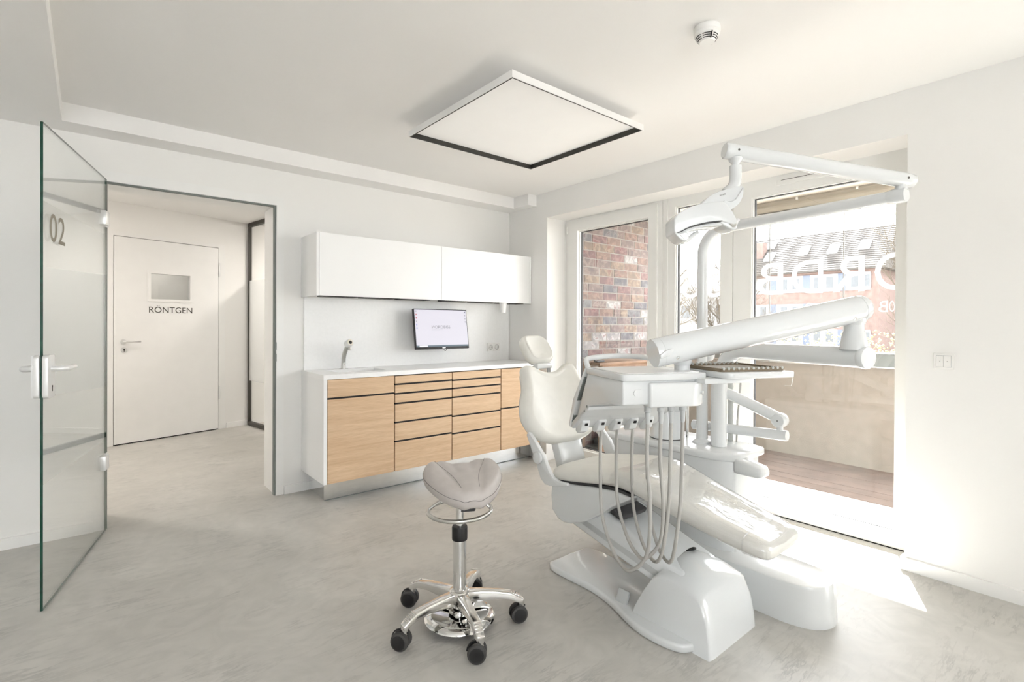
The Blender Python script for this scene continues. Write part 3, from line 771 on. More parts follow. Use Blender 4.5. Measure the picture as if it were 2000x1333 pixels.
# ================================================================== the balcony
XB = 5.35
dk = thing('balcony_deck', 'weathered brown timber deck boards on the balcony', 'deck', (3.6, 1.0, 0), kind=S)
obj('deck_base', B(3.6, XB, -3.5, 3.5, -0.14, -0.05), 'ground', dk, 0)
nb = 12; bw = (XB - 3.62) / nb
for i in range(nb):
    x0 = 3.62 + i * bw
    o = obj('plank', B(x0 + 0.003, x0 + bw - 0.003, -3.5, 3.49, -0.048, -0.004 + random.uniform(-0.001, 0.001)), 'deck_wood', dk, 0)
obj('wall_parapet', B(XB, XB + 0.16, -3.5, 3.5, -0.3, 0.9), 'beige_render', None, 0, 'beige rendered balcony parapet behind the wide window', 'wall', kind=S)
cp = thing('parapet_rail', 'dark grey metal capping rail on the balcony parapet', 'rail', (XB, 1, 0.9))
obj('capping', B(XB - 0.02, XB + 0.18, -3.5, 3.45, 0.9, 1.03, 0.004), 'metal_cap', cp, 0)
obj('drip_edge', B(XB - 0.028, XB - 0.0202, -3.5, 3.45, 0.9, 0.912), 'brushed_steel', cp, 0)
sf = obj('ceiling_balcony', B(3.62, XB - 0.05, -3.5, 3.9, 2.465, 2.6), 'soffit_cream', None, 0, 'cream balcony soffit', 'ceiling', kind=S)
aw = thing('awning', 'taupe folded awning cassette under the balcony soffit', 'awning', (5.07, 1.0, 2.46))
bm = new(); prism([(5.04, 2.464), (5.04, 2.40), (5.055, 2.36), (5.09, 2.355), (5.16, 2.38), (5.16, 2.464)], XZ, -3.45, 3.0, bm)
obj('cassette', bm, 'awning_taupe', aw, 0)
for z in (2.445, 2.415):
    obj('rib', B(5.034, 5.0401, -3.0, 3.45, z, z + 0.006), 'awning_taupe', aw, 0)
obj('front_bar', B(5.048, 5.062, -3.0, 3.45, 2.352, 2.36), 'dark_bronze', aw, 0)
for y in (2.43, 1.93, 1.45, 0.95):
    obj('bracket', B(5.026, 5.04, y, y + 0.02, 2.436, 2.463, 0.003), 'handle_aluminium', aw)
for y in (2.2, 1.57):
    obj('pale_rod', tube([(5.08, y, 2.36), (5.08, y, 0.92)], 0.006, 8), 'house_white', aw)  # thin pale upright rods below the cassette

# brick side wall of the balcony, brick by brick
YB = 3.5; BL, BH, JT = 0.236, 0.0848, 0.011
bw_ = obj('wall_loggia', B(3.62, XB + 0.1, YB + 0.0035, YB + 0.14, -0.1, 2.465), 'mortar', None, 0, 'multicoloured clinker brick side wall of the balcony', 'wall', kind=S, loc=(3.62, YB, 0))
meshes = {}
def brick_mesh(w):
    key = round(w, 3)
    if key not in meshes:
        bm = B(-w / 2, w / 2, 0, 0.1, -(BH - JT) / 2, (BH - JT) / 2)
        me = bpy.data.meshes.new('brick'); bm.to_mesh(me); bm.free(); me.materials.append(None)
        meshes[key] = me
    return meshes[key]
for r in range(29):
    z = r * BH + BH / 2
    x = 3.62 - (0.118 if r % 2 else 0.0) - (0.059 if r % 4 > 1 else 0)
    while x < XB + 0.1:
        w = BL if random.random() > 0.14 else BL / 2
        a, b = max(x, 3.62), min(x + w, XB + 0.1)
        if b - a > 0.05:
            o = bpy.data.objects.new('brick', brick_mesh(round(b - a - JT, 2)))
            o.location = ((a + b) / 2 - 3.62, random.uniform(-0.002, 0.003), z)
            o.parent = bw_; COL.objects.link(o)
            o.material_slots[0].link = 'OBJECT'
            k = random.choices(range(6), (5, 4, 4, 3, 2, 3))[0]
            o.material_slots[0].material = MATS[BRICKS[k][0]]
        x += w

# wooden table along the brick wall, heater and slabs below it
tb = thing('balcony_table', 'brown wooden table against the balcony brick wall', 'table', (4.2, 3.3, 0))
for k in range(3):
    obj('board', B(3.66, 4.78, 3.12 + k * 0.115, 3.228 + k * 0.115, 0.885, 0.912, 0.003), 'table_wood', tb)
for x, y in ((3.74, 3.16), (4.7, 3.16), (3.74, 3.42), (4.7, 3.42)):
    obj('leg', B(x - 0.025, x + 0.025, y - 0.025, y + 0.025, -0.003, 0.885), 'table_wood', tb, 0)
obj('apron', B(3.77, 4.67, 3.14, 3.16, 0.82, 0.884), 'table_wood', tb, 0)
lv = thing('black_hook', 'black bent metal hook handle lying on the balcony table', 'hook', (3.72, 3.2, 0.912))
obj('rod', tube(smooth_path([(3.60, 3.2, 0.963), (3.635, 3.2, 0.963), (3.66, 3.2, 0.945), (3.70, 3.2, 0.918)], 5), 0.008, 8), 'black_plastic', lv)
obj('foot', B(3.69, 3.80, 3.18, 3.22, 0.913, 0.93, 0.003), 'black_plastic', lv)
ht = thing('outdoor_heater', 'cream heater box with round grille under the balcony table', 'heater', (4.2, 3.2, 0.12))
obj('casing', B(3.93, 4.55, 3.16, 3.40, 0.17, 0.56, 0.012), 'appliance_cream', ht)
obj('front_panel', prism([(4.27 + p[0], 0.37 + p[1]) for p in rrect(0.46, 0.31, 0.03)], XZ, -3.16, -3.152), 'appliance_cream', ht)
for i in range(13):
    z = 0.25 + i * 0.02; hw = math.sqrt(max(0, 0.135 ** 2 - (z - 0.37) ** 2))
    if hw > 0.02:
        obj('grille_slot', B(4.27 - hw, 4.27 + hw, 3.1505, 3.1522, z - 0.004, z + 0.004), 'rubber_grey', ht, 0)
for x in (4.03, 4.45):
    obj('foot', B(x - 0.02, x + 0.02, 3.18, 3.38, 0.118, 0.17), 'handle_aluminium', ht, 0)
for i, (x0, x1, y0, y1, z0, z1, lb) in enumerate(((3.8, 4.42, 2.98, 3.44, -0.003, 0.06, 'dark speckled granite slab lying lowest under the cream heater'), (3.95, 4.6, 3.1, 3.44, 0.061, 0.117, 'dark speckled granite slab stacked right below the cream heater'))):
    obj('granite_slab', B(x0, x1, y0, y1, z0, z1, 0.004), 'granite_dark', None, 0, lb, 'slab', 'granite slabs on the balcony')

# ================================================================== across the street
obj('ground_outside', B(6.0, 140, -90, 130, -1.5, -1.3), 'ground', None, 0, 'pale ground of the street outside', 'ground', kind=S)
hs = thing('terraced_house', 'red brick house with white window bands and tiled roof across the street', 'house', (50, 18, -1.3))
HX = 50.0
Y0h, Y1h = 12.95, 23.5
obj('wall', B(HX, HX + 8, Y0h, Y1h, -1.3, 6.35), 'house_brick', hs, 0)
obj('fascia', B(HX - 0.12, HX, Y0h, Y1h, 5.95, 6.35), 'house_brick', hs, 0)
for zlo, zhi in ((4.35, 5.85), (1.95, 3.3), (-0.4, 1.0)):
    obj('window_band', B(HX - 0.05, HX, Y0h + 0.55, Y1h - 0.1, zlo, zhi), 'house_white', hs, 0)
    for y in (15.6, 18.4, 21.3):
        obj('panel', B(HX - 0.09, HX - 0.05, y - 0.28, y + 0.28, zlo, zhi), 'house_slate', hs, 0)
    for y in (13.8, 14.6, 16.5, 17.5, 19.3, 20.3, 22.2):
        wn = obj('window', B(HX - 0.1, HX - 0.05, y - 0.36, y + 0.36, zlo + 0.2, zhi - 0.12), 'house_white', hs, 0)
        obj('pane', B(HX - 0.115, HX - 0.1, y - 0.28, y + 0.28, zlo + 0.3, zhi - 0.22), 'house_pane', wn, 0)
rf = obj('roof', prism([(HX - 0.5, 6.2), (HX + 4.2, 10.3), (HX + 9, 6.2), (HX + 9, 6.1), (HX - 0.5, 6.1)], XZ, -Y1h - 1.5, -Y0h + 0.6), 'tile_a', hs, 0)
rs = V((4.7, 0, 4.1)).normalized(); rn = V((-4.1, 0, 4.7)).normalized()
# tile courses of the near roof slope
for k in range(20):
    p = V((HX - 0.5, Y0h - 0.6, 6.2)) + rs * (k * 0.31)
    bm = new(); loft([[p, p + rn * 0.07, p + rs * 0.33 + rn * 0.02, p + rs * 0.33], [q + V((0, Y1h - Y0h + 2.1, 0)) for q in (p, p + rn * 0.07, p + rs * 0.33 + rn * 0.02, p + rs * 0.33)]], bm)
    obj('tile_course', bm, 'tile_a', rf, 0)
for y, h in ((14.0, 2.6), (16.4, 2.4), (18.9, 2.5), (21.9, 2.1), (22.4, 4.2)):
    p = V((HX - 0.5, y, 6.2)) + rs * h + rn * 0.05
    bm = new(); loft([[p, p + V((0, 0.8, 0)), p + V((0, 0.8, 0)) + rs * 1.3, p + rs * 1.3], [q + rn * 0.14 for q in (p, p + V((0, 0.8, 0)), p + V((0, 0.8, 0)) + rs * 1.3, p + rs * 1.3)]], bm)
    obj('roof_window', bm, 'skylight', rf, 0)
ch = obj('chimney', B(HX + 1.5, HX + 2.5, 23.0, 24.6, 7.5, 9.6), 'house_brick', hs, 0)
h2 = thing('pale_house', 'pale rendered house standing right of the brick house', 'house', (60.5, 6, -1.3))
obj('wall', B(60.5, 65, -8, 13.2, -1.3, 6.6), 'house_white', h2, 0)
obj('roof', prism([(60.1, 6.5), (62.7, 10.2), (65.4, 6.5)], XZ, -13.2, 8), 'tile_a', h2, 0)
for z in (0.2, 2.6, 4.9):
    for y in (7.2, 9.2, 11.2):
        wn = obj('window', B(60.45, 60.5, y - 0.6, y + 0.6, z - 0.5, z + 0.7), 'house_slate', h2, 0)
        obj('pane', B(60.43, 60.45, y - 0.5, y + 0.5, z - 0.4, z + 0.6), 'house_pane', wn, 0)
h3 = thing('pale_house', 'white gable house standing left of the brick house', 'house', (54, 30, -1.3))
obj('wall', B(54, 62, 25.4, 36, -1.3, 5.2), 'house_white', h3, 0)
obj('roof', prism([(53.6, 5.1), (58, 8.4), (62.4, 5.1)], XZ, -36.3, -25.3), 'tile_a', h3, 0)
for y in (26.5, 28.6, 31, 33):
    obj('window', B(53.95, 54, y - 0.5, y + 0.5, 2.2, 3.6), 'house_pane', h3, 0)

def tree(name, label, base, height, r0, seed, lean=(0, 0), levels=4, spread=0.6):
    rnd = random.Random(seed)
    root = thing(name, label, 'tree', base, 'bare trees in the street')
    tr = new(); tw = new()
    def grow(p, d, L, r, lv):
        n = 4; pts = [p]; q = p.copy(); dd = d.copy()
        for i in range(n):
            dd = (dd + V((rnd.uniform(-1, 1), rnd.uniform(-1, 1), rnd.uniform(-0.35, 0.6))) * 0.14).normalized()
            q = q + dd * (L / n); pts.append(q)
        rad = [r * (1 - 0.45 * i / n) for i in range(n + 1)]
        tube(pts, rad, 7 if lv < 2 else 5, tr if lv < 2 else tw)
        if lv >= levels: return
        for i in range(1, n + 1):
            for _ in range(2 if lv else 1 + (i > 1)):
                ax = V((rnd.uniform(-1, 1), rnd.uniform(-1, 1), rnd.uniform(0.1, 1.0))).normalized()
                nd = (dd * (1 - spread) + ax * spread).normalized()
                grow(pts[i], nd, L * rnd.uniform(0.5, 0.72), rad[i] * rnd.uniform(0.5, 0.66), lv + 1)
    b = V(base)
    grow(b, V((lean[0], lean[1], 1)).normalized(), height * 0.42, r0, 0)
    obj('trunk', tr, 'bark', root); obj('twigs', tw, 'twig', root, kind='stuff')
    return root
tree('bare_tree', 'bare tree with pale branching trunk seen through the narrow window', (15.0, 10.6, -1.3), 8.5, 0.19, 5, (0.02, -0.05), 4)
tree('bare_tree', 'bare tree whose twigs reach into the right side of the wide window', (17.0, 2.9, -1.3), 7.5, 0.13, 11, (0.0, 0.1), 4)
tree('bare_tree', 'thin bare tree at the left edge of the wide window', (19.0, 9.2, -1.3), 7.0, 0.1, 23, (0.0, 0.05), 4)
OCT = [V(q) for q in ((1, 0, 0), (-1, 0, 0), (0, 1, 0), (0, -1, 0), (0, 0, 1), (0, 0, -1))]
OCF = ((0, 2, 4), (2, 1, 4), (1, 3, 4), (3, 0, 4), (2, 0, 5), (1, 2, 5), (3, 1, 5), (0, 3, 5))
def shrub(label, c, w, h, seed, n=800):
    rnd = random.Random(seed)
    root = thing('forsythia_bush', label, 'bush', c, 'yellow flowering bushes outside')
    st = new()
    for i in range(16):
        a = rnd.uniform(0, 2 * PI); q = V(c) + V((math.cos(a) * w * 0.5, math.sin(a) * w * 0.8, h * rnd.uniform(0.75, 1)))
        tube([V(c) + V((0, 0, 0)), V(c).lerp(q, 0.5) + V((0, 0, h * 0.12)), q], [0.02, 0.014, 0.006], 5, st)
    obj('stems', st, 'hedge_stem', root, kind='stuff')
    fl = new()
    for i in range(n):
        a = rnd.uniform(0, 2 * PI); rr = math.sqrt(rnd.random()); z = rnd.uniform(0.35, 1.05) * h
        p = V(c) + V((math.cos(a) * rr * w * 0.5, math.sin(a) * rr * w * 0.9, z)); s = rnd.uniform(0.014, 0.034)
        vs = [fl.verts.new(p + q * s) for q in OCT]
        for a_, b_, c_ in OCF: fl.faces.new((vs[a_], vs[b_], vs[c_]))
    obj('blossom', fl, 'forsythia', root, kind='stuff')
shrub('yellow flowering bush outside, behind the middle of the wide window', (14.2, 5.0, -1.3), 1.6, 2.35, 3)
shrub('yellow flowering bush outside, at the right of the wide window', (13.0, 3.0, -1.3), 1.5, 2.3, 4)
shrub('yellow flowering bush outside, behind the narrow window', (14.6, 8.3, -1.3), 1.5, 2.2, 6)

# ================================================================== cabinets
YC = 3.505                                 # front plane of the base cabinets
CB = [1.236, 1.768, 2.281, 2.790, 3.262]   # cabinet unit edges
ZK, ZT = 0.157, 0.882                      # underside and top of the units
def front_panel(name, x0, x1, z0, z1, par):
    """Oak front standing 18 mm proud of the carcass, edges softened."""
    return obj(name, B(x0, x1, YC, YC + 0.019, z0, z1, 0.0012, 1), 'oak', par, 30)
def grip(x0, x1, z, par):
    o = obj('grip_rail', B(x0, x1, YC + 0.002, YC + 0.018, z - 0.0065, z + 0.0065), 'black_gap', par, 0)
    return o
LB = ['oak sink cabinet with deep door and narrow top panel, nearest the doorway', 'oak cabinet of six drawers right of the sink cabinet', 'oak cabinet of six drawers left of the last cabinet', 'oak cabinet with two tall fronts behind the dental chair']
splits = [[0.748], [0.812, 0.741, 0.667, 0.524, 0.381], [0.809, 0.742, 0.669, 0.514, 0.371], [0.524]]
for i in range(4):
    x0, x1 = CB[i], CB[i + 1]
    c = thing('base_cabinet', LB[i], 'cabinet', (x0, YC, ZK), 'oak base cabinets')
    bm = new(); box(bm, x0 + 0.001, x1 - 0.001, YC + 0.0195, YW - 0.0165, ZK, ZT - 0.001 if i else 0.77)
    obj('carcass', bm, 'black_gap' if i else 'black_gap', c, 0)
    xa = x0 + (0.027 if i == 0 else 0.004); xb = x1 - 0.004
    if i == 0:
        obj('side_panel', B(x0, x0 + 0.024, YC - 0.0005, YW - 0.001, ZK, ZT - 0.0005), 'lacquer_white', c, 0)
    zs = [ZT - (0.003 if i == 0 else 0.008)] + splits[i] + [ZK]
    for k in range(len(zs) - 1):
        top = zs[k] - (0.0065 if k else 0); bot = zs[k + 1] + (0.0065 if k < len(zs) - 2 else 0)
        nm = 'drawer' if i in (1, 2) or (i == 3) else ('door' if k else 'top_panel')
        front_panel(nm, xa, xb, bot, top, c)
        if k < len(zs) - 2: grip(xa, xb, zs[k + 1], c)
obj('plinth', B(1.29, 3.262, 3.643, 3.66, 0.006, ZK - 0.0008), 'plinth_steel', None, 0, 'polished steel plinth under the oak cabinets', 'plinth', loc=(1.29, 3.643, 0))
pl = [o for o in COL.objects if o.name == 'plinth'][0]
obj('side', B(1.29, 1.307, 3.6605, YW - 0.017, 0.006, ZK - 0.002), 'plinth_steel', pl, 0)
obj('floor_seal', B(1.29, 3.262, 3.641, 3.6425, 0.0, 0.006), 'seal_grey', pl, 0)
# worktop with an integrated basin
SX0, SX1, SY0, SY1 = 1.385, 1.765, 3.625, 3.862
wt = thing('worktop', 'white solid surface worktop with moulded sink', 'worktop', (CB[0], YC, ZT))
bm = new()
q = lambda b, z: [bm.verts.new((b[0], b[2], z)), bm.verts.new((b[1], b[2], z)), bm.verts.new((b[1], b[3], z)), bm.verts.new((b[0], b[3], z))]
o_, i_ = (CB[0] - 0.002, 3.262, YC - 0.004, YW - 0.0125), (SX0, SX1, SY0, SY1)
a, b, c_, d_ = q(o_, ZT), q(i_, ZT), q(o_, 0.914), q(i_, 0.914)
for k in range(4):
    j = (k + 1) % 4
    bm.faces.new((a[k], a[j], b[j], b[k])); bm.faces.new((c_[k], d_[k], d_[j], c_[j]))
    bm.faces.new((a[k], c_[k], c_[j], a[j])); bm.faces.new((b[k], b[j], d_[j], d_[k]))
obj('slab', bm, 'counter_white', wt, 0)
bm = new()
r0 = [(SX0 - .001, SY0 - .001, 0.882), (SX1 + .001, SY0 - .001, 0.882), (SX1 + .001, SY1 + .001, 0.882), (SX0 - .001, SY1 + .001, 0.882)]
r1 = [(SX0 + .02, SY0 + .02, 0.78), (SX1 - .02, SY0 + .02, 0.78), (SX1 - .02, SY1 - .02, 0.78), (SX0 + .02, SY1 - .02, 0.78)]
V0 = [bm.verts.new(p) for p in r0]; V1 = [bm.verts.new(p) for p in r1]
for k in range(4): bm.faces.new((V0[k], V0[(k + 1) % 4], V1[(k + 1) % 4], V1[k]))
bm.faces.new(V1)
bs = obj('basin', bm, 'counter_white', wt, 0)
obj('drain', lathe([(0.03, 0.0), (0.03, 0.003), (0.02, 0.004), (0, 0.002)], (1.575, 3.74, 0.7805)), 'chrome', bs)
obj('soap_hole', lathe([(0.012, 0.0), (0.012, 0.002), (0.0, 0.002)], (1.42, 3.575, 0.9142)), 'handle_aluminium', wt)
obj('backsplash', B(1.252, 3.262, YW - 0.012, YW - 0.0005, 0.9145, 1.4685), 'counter_white', None, 0, 'white splashback panel between worktop and wall cabinets', 'splashback', loc=(1.25, YW - 0.006, 0.9145))
# tap
fx = 1.53
tp = thing('tap', 'brushed steel bent tap with round sensor head behind the sink', 'tap', (fx, 3.9, 0.914))
obj('base', lathe([(0.036, 0.0), (0.036, 0.003), (0.019, 0.004), (0.0, 0.004)], (fx, 3.905, 0.9142)), 'brushed_steel', tp)
obj('spout', tube(smooth_path([(fx, 3.905, 0.916), (fx, 3.903, 0.98), (fx, 3.888, 1.03), (fx + 0.004, 3.855, 1.078), (fx + 0.006, 3.82, 1.108)], 6), [0.0165] * 24 + [0.02]), 'brushed_steel', tp)
hd = obj('head', lathe([(0.0, 0.014), (0.024, 0.012), (0.029, 0.004), (0.029, -0.035), (0.024, -0.04), (0, -0.04)], (fx + 0.006, 3.80, 1.122), (0.12, -0.93, 0.34)), 'lacquer_white', tp)
obj('ring', lathe([(0.024, 0.0125), (0.024, 0.0145), (0.014, 0.0145), (0.014, 0.0125)], (fx + 0.006, 3.80, 1.122), (0.12, -0.93, 0.34)), 'appliance_cream', hd)
obj('sensor', lathe([(0.0135, 0.0142), (0.0135, 0.0155), (0, 0.0155)], (fx + 0.006, 3.80, 1.122), (0.12, -0.93, 0.34)), 'black_plastic', hd)
obj('nozzle', lathe([(0.013, 0.0), (0.013, -0.03), (0.009, -0.032), (0, -0.032)], (fx + 0.008, 3.805, 1.096), (0, 0.25, 1)), 'brushed_steel', tp)
# wall cabinets
YU = 3.644; ZU0, ZU1 = 1.469, 1.919
for i, (x0, x1, lb) in enumerate(((1.232, 2.261, 'white handleless wall cabinet above the sink'), (2.261, 3.266, 'white handleless wall cabinet above the sockets, by the corner'))):
    c = thing('wall_cabinet', lb, 'cabinet', (x0, YU, ZU0), 'white wall cabinets')
    obj('carcass', B(x0 + 0.0005, x1 - 0.0005, YU + 0.0205, YW - 0.001, ZU0 + 0.012, ZU1), 'lacquer_white', c, 0)
    a_, b_ = x0, x1
    if i == 0:
        obj('side_panel', B(x0 - 0.0001, x0 + 0.0185, YU, YW - 0.001, ZU0, ZU1 + 0.0005), 'lacquer_white', c, 0); a_ = x0 + 0.0205
    else:
        obj('side_panel', B(x1 - 0.02, x1, YU, YW - 0.001, ZU0, ZU1 + 0.0005), 'lacquer_white', c, 0); b_ = x1 - 0.0225
    obj('door', B(a_ + (0.0012 if i else 0), b_ - (0 if i else 0.0012), YU, YU + 0.019, ZU0 + 0.001, ZU1, 0.0008, 1), 'lacquer_white', c, 30)
    for k in range(3):
        xx = x0 + 0.06 + k * 0.31
        obj('light_rail', B(xx, xx + 0.27, YU + 0.05, YU + 0.16, ZU0 - 0.003, ZU0 + 0.0119), 'panel_black', c, 0)
ds = thing('cup_dispenser', 'small white tapered dispenser under the wall cabinet by the sockets', 'dispenser', (2.99, 3.72, 1.481))
obj('holder', lathe([(0.034, 0.0), (0.034, -0.03), (0.033, -0.032), (0.024, -0.1), (0.021, -0.102), (0.0, -0.1)], (2.965, 3.70, 1.4805), seg=24), 'lacquer_white', ds)
obj('rim', lathe([(0.036, 0.0), (0.036, -0.012), (0.0345, -0.013)], (2.965, 3.70, 1.4805), seg=24), 'lacquer_white', ds)
# socket pair on the splashback
def outlet(name, label, cx, cz, n, y, double=True):
    c = thing(name, label, 'socket', (cx, y, cz))
    return c
sk = thing('socket_pair', 'white double power socket on the splashback under the monitor', 'socket', (3.06, YW - 0.012, 1.047))
for k in range(2):
    cx = 3.022 + 0.076 * k; y0 = YW - 0.0122
    fp = obj('frame', prism([(cx + p[0], 1.047 + p[1]) for p in rrect(0.075, 0.08, 0.004, 2)], XZ, -y0, -y0 + 0.009), 'switch_white', sk, 0)
    obj('insert', lathe([(0.021, -0.012), (0.0195, 0.0), (0.024, 0.0), (0.0245, 0.003), (0.0255, 0.003), (0.0255, -0.001)][::-1], (cx, y0 - 0.009, 1.047), (0, -1, 0)), 'switch_white', fp)
    for s_ in (-1, 1):
        obj('contact', B(cx - 0.003, cx + 0.003, y0 - 0.0125, y0 - 0.0092, 1.047 + s_ * 0.019 - 0.003, 1.047 + s_ * 0.019 + 0.003), 'brushed_steel', fp, 0)
        obj('pin_hole', lathe([(0.0035, 0), (0.0035, 0.0008), (0, 0.0008)], (cx + s_ * 0.0095, y0 - 0.0091, 1.047), (0, -1, 0), 10), 'black_gap', fp)
# monitor
mx, my, mz = 2.366, 3.80, 1.228
mo = thing('monitor', 'black framed computer monitor showing a pale desktop, on the splashback', 'monitor', (mx, 3.97, mz))
ti = math.radians(8.6)
MU = V((0, math.sin(ti), math.cos(ti))); MN = V((0, -math.cos(ti), math.sin(ti))); MX = V((1, 0, 0))
MO = V((mx, my, mz)); MF = (MO, MX, MU, MN)
obj('housing', bevel(prism([(-0.269, -0.174), (0.269, -0.174), (0.269, 0.174), (-0.269, 0.174)], MF, -0.028, 0.0), 0.003, 2), 'black_plastic', mo)
sc_ = obj('screen', prism([(-0.262, -0.155), (0.262, -0.155), (0.262, 0.167), (-0.262, 0.167)], MF, 0.0, 0.0008), 'screen_lilac', mo, 0)
obj('taskbar', prism([(-0.262, -0.155), (0.262, -0.155), (0.262, -0.141), (-0.262, -0.141)], MF, 0.0009, 0.0012), 'screen_bar', sc_, 0)
obj('search_field', prism([(-0.235, -0.154), (-0.155, -0.154), (-0.155, -0.142), (-0.235, -0.142)], MF, 0.0012, 0.0015), 'screen_search', sc_, 0)
def on_screen(txt, x, y, w, h, mt, nm):
    fr = (MO + MX * x + MU * y + MN * 0.0009, MX, MU, MN)
    bm = text_bm(txt, 0.05, fr, depth=0.0003, offset=-0.0006); fit(bm, fr, w, h)
    obj(nm, bm, mt, sc_, 0)
fr = (MO + MX * -0.104 + MU * 0.006 + MN * 0.0009, MX, MU, MN)
on_screen('ИORDBISS', -0.103, 0.004, 0.186, 0.027, 'screen_text', 'wordmark')
bm = new()
for k in range(10):
    prism([(-0.1 + k * 0.0105, -0.010), (-0.092 + k * 0.0105, -0.010), (-0.092 + k * 0.0105, -0.006), (-0.1 + k * 0.0105, -0.006)], (MO, MX, MU, MN), 0.0009, 0.0012, bm)
obj('tagline', bm, 'icon_grey', sc_, 0, kind='stuff')
for k, m_ in enumerate(('icon_grey', 'icon_red', 'icon_red', 'icon_grey', 'icon_blue', 'icon_blue')):
    yy = 0.146 - k * 0.029
    obj('desktop_icon', prism([(-0.252, yy), (-0.242, yy), (-0.242, yy + 0.012), (-0.252, yy + 0.012)], MF, 0.0009, 0.0012), m_, sc_, 0)
for k, m_ in enumerate(('icon_dark', 'icon_grey', 'icon_grey', 'icon_grey')):
    yy = 0.144 - k * 0.029
    obj('desktop_icon', prism([(0.243, yy), (0.253, yy), (0.253, yy + 0.012), (0.243, yy + 0.012)], MF, 0.0009, 0.0012), m_, sc_, 0)
obj('logo_plate', prism([(-0.01, -0.168), (0.02, -0.168), (0.02, -0.161), (-0.01, -0.161)], MF, 0.0002, 0.0008), 'handle_aluminium', mo, 0)
obj('cable_loop', tube([MO + MX * (0.022 + 0.012 * math.cos(a * PI / 8)) + MU * (-0.176 - 0.014 * math.sin(a * PI / 8)) - MN * 0.012 for a in range(9)], 0.0025, 8), 'black_plastic', mo)
obj('wall_arm', B(mx - 0.03, mx + 0.03, my + 0.03, YW - 0.0125, mz - 0.03, mz + 0.03, 0.003), 'black_plastic', mo)
obj('back_cover', bevel(prism([(-0.11, -0.1), (0.11, -0.1), (0.11, 0.1), (-0.11, 0.1)], MF, -0.05, -0.027), 0.006, 2), 'black_plastic', mo)

# ------------------------------------------------------------------ ceiling fittings and switch
PX0, PX1, PY0, PY1, PZ = 1.49, 2.488, 1.80, 2.785, 2.405
lp = thing('panel_light', 'large square flat panel light hanging just below the ceiling', 'lamp', ((PX0 + PX1) / 2, (PY0 + PY1) / 2, ZC))
bm = new()
def ring_z(bm, z0, z1, o, i):
    q = lambda b, z: [bm.verts.new((b[0], b[2], z)), bm.verts.new((b[1], b[2], z)), bm.verts.new((b[1], b[3], z)), bm.verts.new((b[0], b[3], z))]
    a, b, c, d = q(o, z0), q(i, z0), q(o, z1), q(i, z1)
    for k in range(4):
        j = (k + 1) % 4
        bm.faces.new((a[k], b[k], b[j], a[j])); bm.faces.new((c[k], c[j], d[j], d[k]))
        bm.faces.new((a[k], a[j], c[j], c[k])); bm.faces.new((b[k], d[k], d[j], b[j]))
    return bm
ring_z(bm, PZ, PZ + 0.034, (PX0, PX1, PY0, PY1), (PX0 + 0.004, PX1 - 0.004, PY0 + 0.004, PY1 - 0.004))
obj('frame', bm, 'trim_paint', lp, 0)
bm = new(); ring_z(bm, PZ + 0.0005, PZ + 0.03, (PX0 + 0.0041, PX1 - 0.0041, PY0 + 0.0041, PY1 - 0.0041), (PX0 + 0.012, PX1 - 0.012, PY0 + 0.012, PY1 - 0.012))
obj('inner_rim', bm, 'panel_black', lp, 0)
obj('diffuser', B(PX0 + 0.0045, PX1 - 0.0045, PY0 + 0.0045, PY1 - 0.0045, PZ + 0.0302, PZ + 0.0335), 'diffuser', lp, 0)
obj('mount', B(PX0 + 0.25, PX1 - 0.25, PY0 + 0.25, PY1 - 0.25, PZ + 0.034, ZC - 0.0005), 'trim_paint', lp, 0)
sd = thing('smoke_detector', 'white round smoke detector with black slots on the ceiling', 'detector', (1.965, 1.11, ZC))
c0 = (1.965, 1.11, ZC)
obj('base', lathe([(0.0, -0.0005), (0.052, -0.0005), (0.0525, -0.02), (0.051, -0.022), (0.0, -0.022)], c0, seg=40), 'switch_white', sd)
obj('body', lathe([(0.05, -0.022), (0.0495, -0.032), (0.045, -0.036), (0.031, -0.06), (0.029, -0.062), (0.0, -0.062)], c0, seg=40), 'switch_white', sd)
for zz, rr in ((-0.041, 0.0425), (-0.0475, 0.0388), (-0.054, 0.035)):
    for a0 in range(0, 360, 60):
        pts = [V(c0) + V((math.cos(math.radians(a0 + t)) * rr, math.sin(math.radians(a0 + t)) * rr, zz)) for t in range(6, 55, 8)]
        obj('slot', tube(pts, 0.0017, 6), 'black_gap', sd)
for a0 in range(0, 360, 120):
    ca, sa = math.cos(math.radians(a0 + 235)), math.sin(math.radians(a0 + 235))
    obj('fin', tube([V(c0) + V((ca * 0.0465, sa * 0.0465, -0.036)), V(c0) + V((ca * 0.0335, sa * 0.0335, -0.059))], 0.0028, 8), 'black_gap' if a0 == 0 else 'switch_white', sd)
sw = thing('light_switch', 'white double rocker light switch on the wall right of the glazing', 'switch', (XW, 0.57, 1.094))
obj('frame', B(XW - 0.009, XW - 0.0002, 0.5295, 0.6105, 1.0535, 1.1345, 0.002, 1), 'switch_white', sw)
obj('gap_shade', B(XW - 0.0098, XW - 0.0089, 0.541, 0.6, 1.0645, 1.1235), 'plastic_grey', sw, 0)  # grey plate paints the shading in the gaps around the rockers
for k in range(2):
    y0 = 0.5425 + 0.0285 * k
    rk = obj('rocker', B(XW - 0.0135, XW - 0.0091, y0, y0 + 0.0275, 1.066, 1.122, 0.0015, 1), 'switch_white', sw)
    obj('lens', lathe([(0.0016, 0), (0.0016, 0.0006), (0, 0.0006)], (XW - 0.0136, y0 + 0.0135, 1.094), (-1, 0, 0), 10), 'black_plastic', rk)

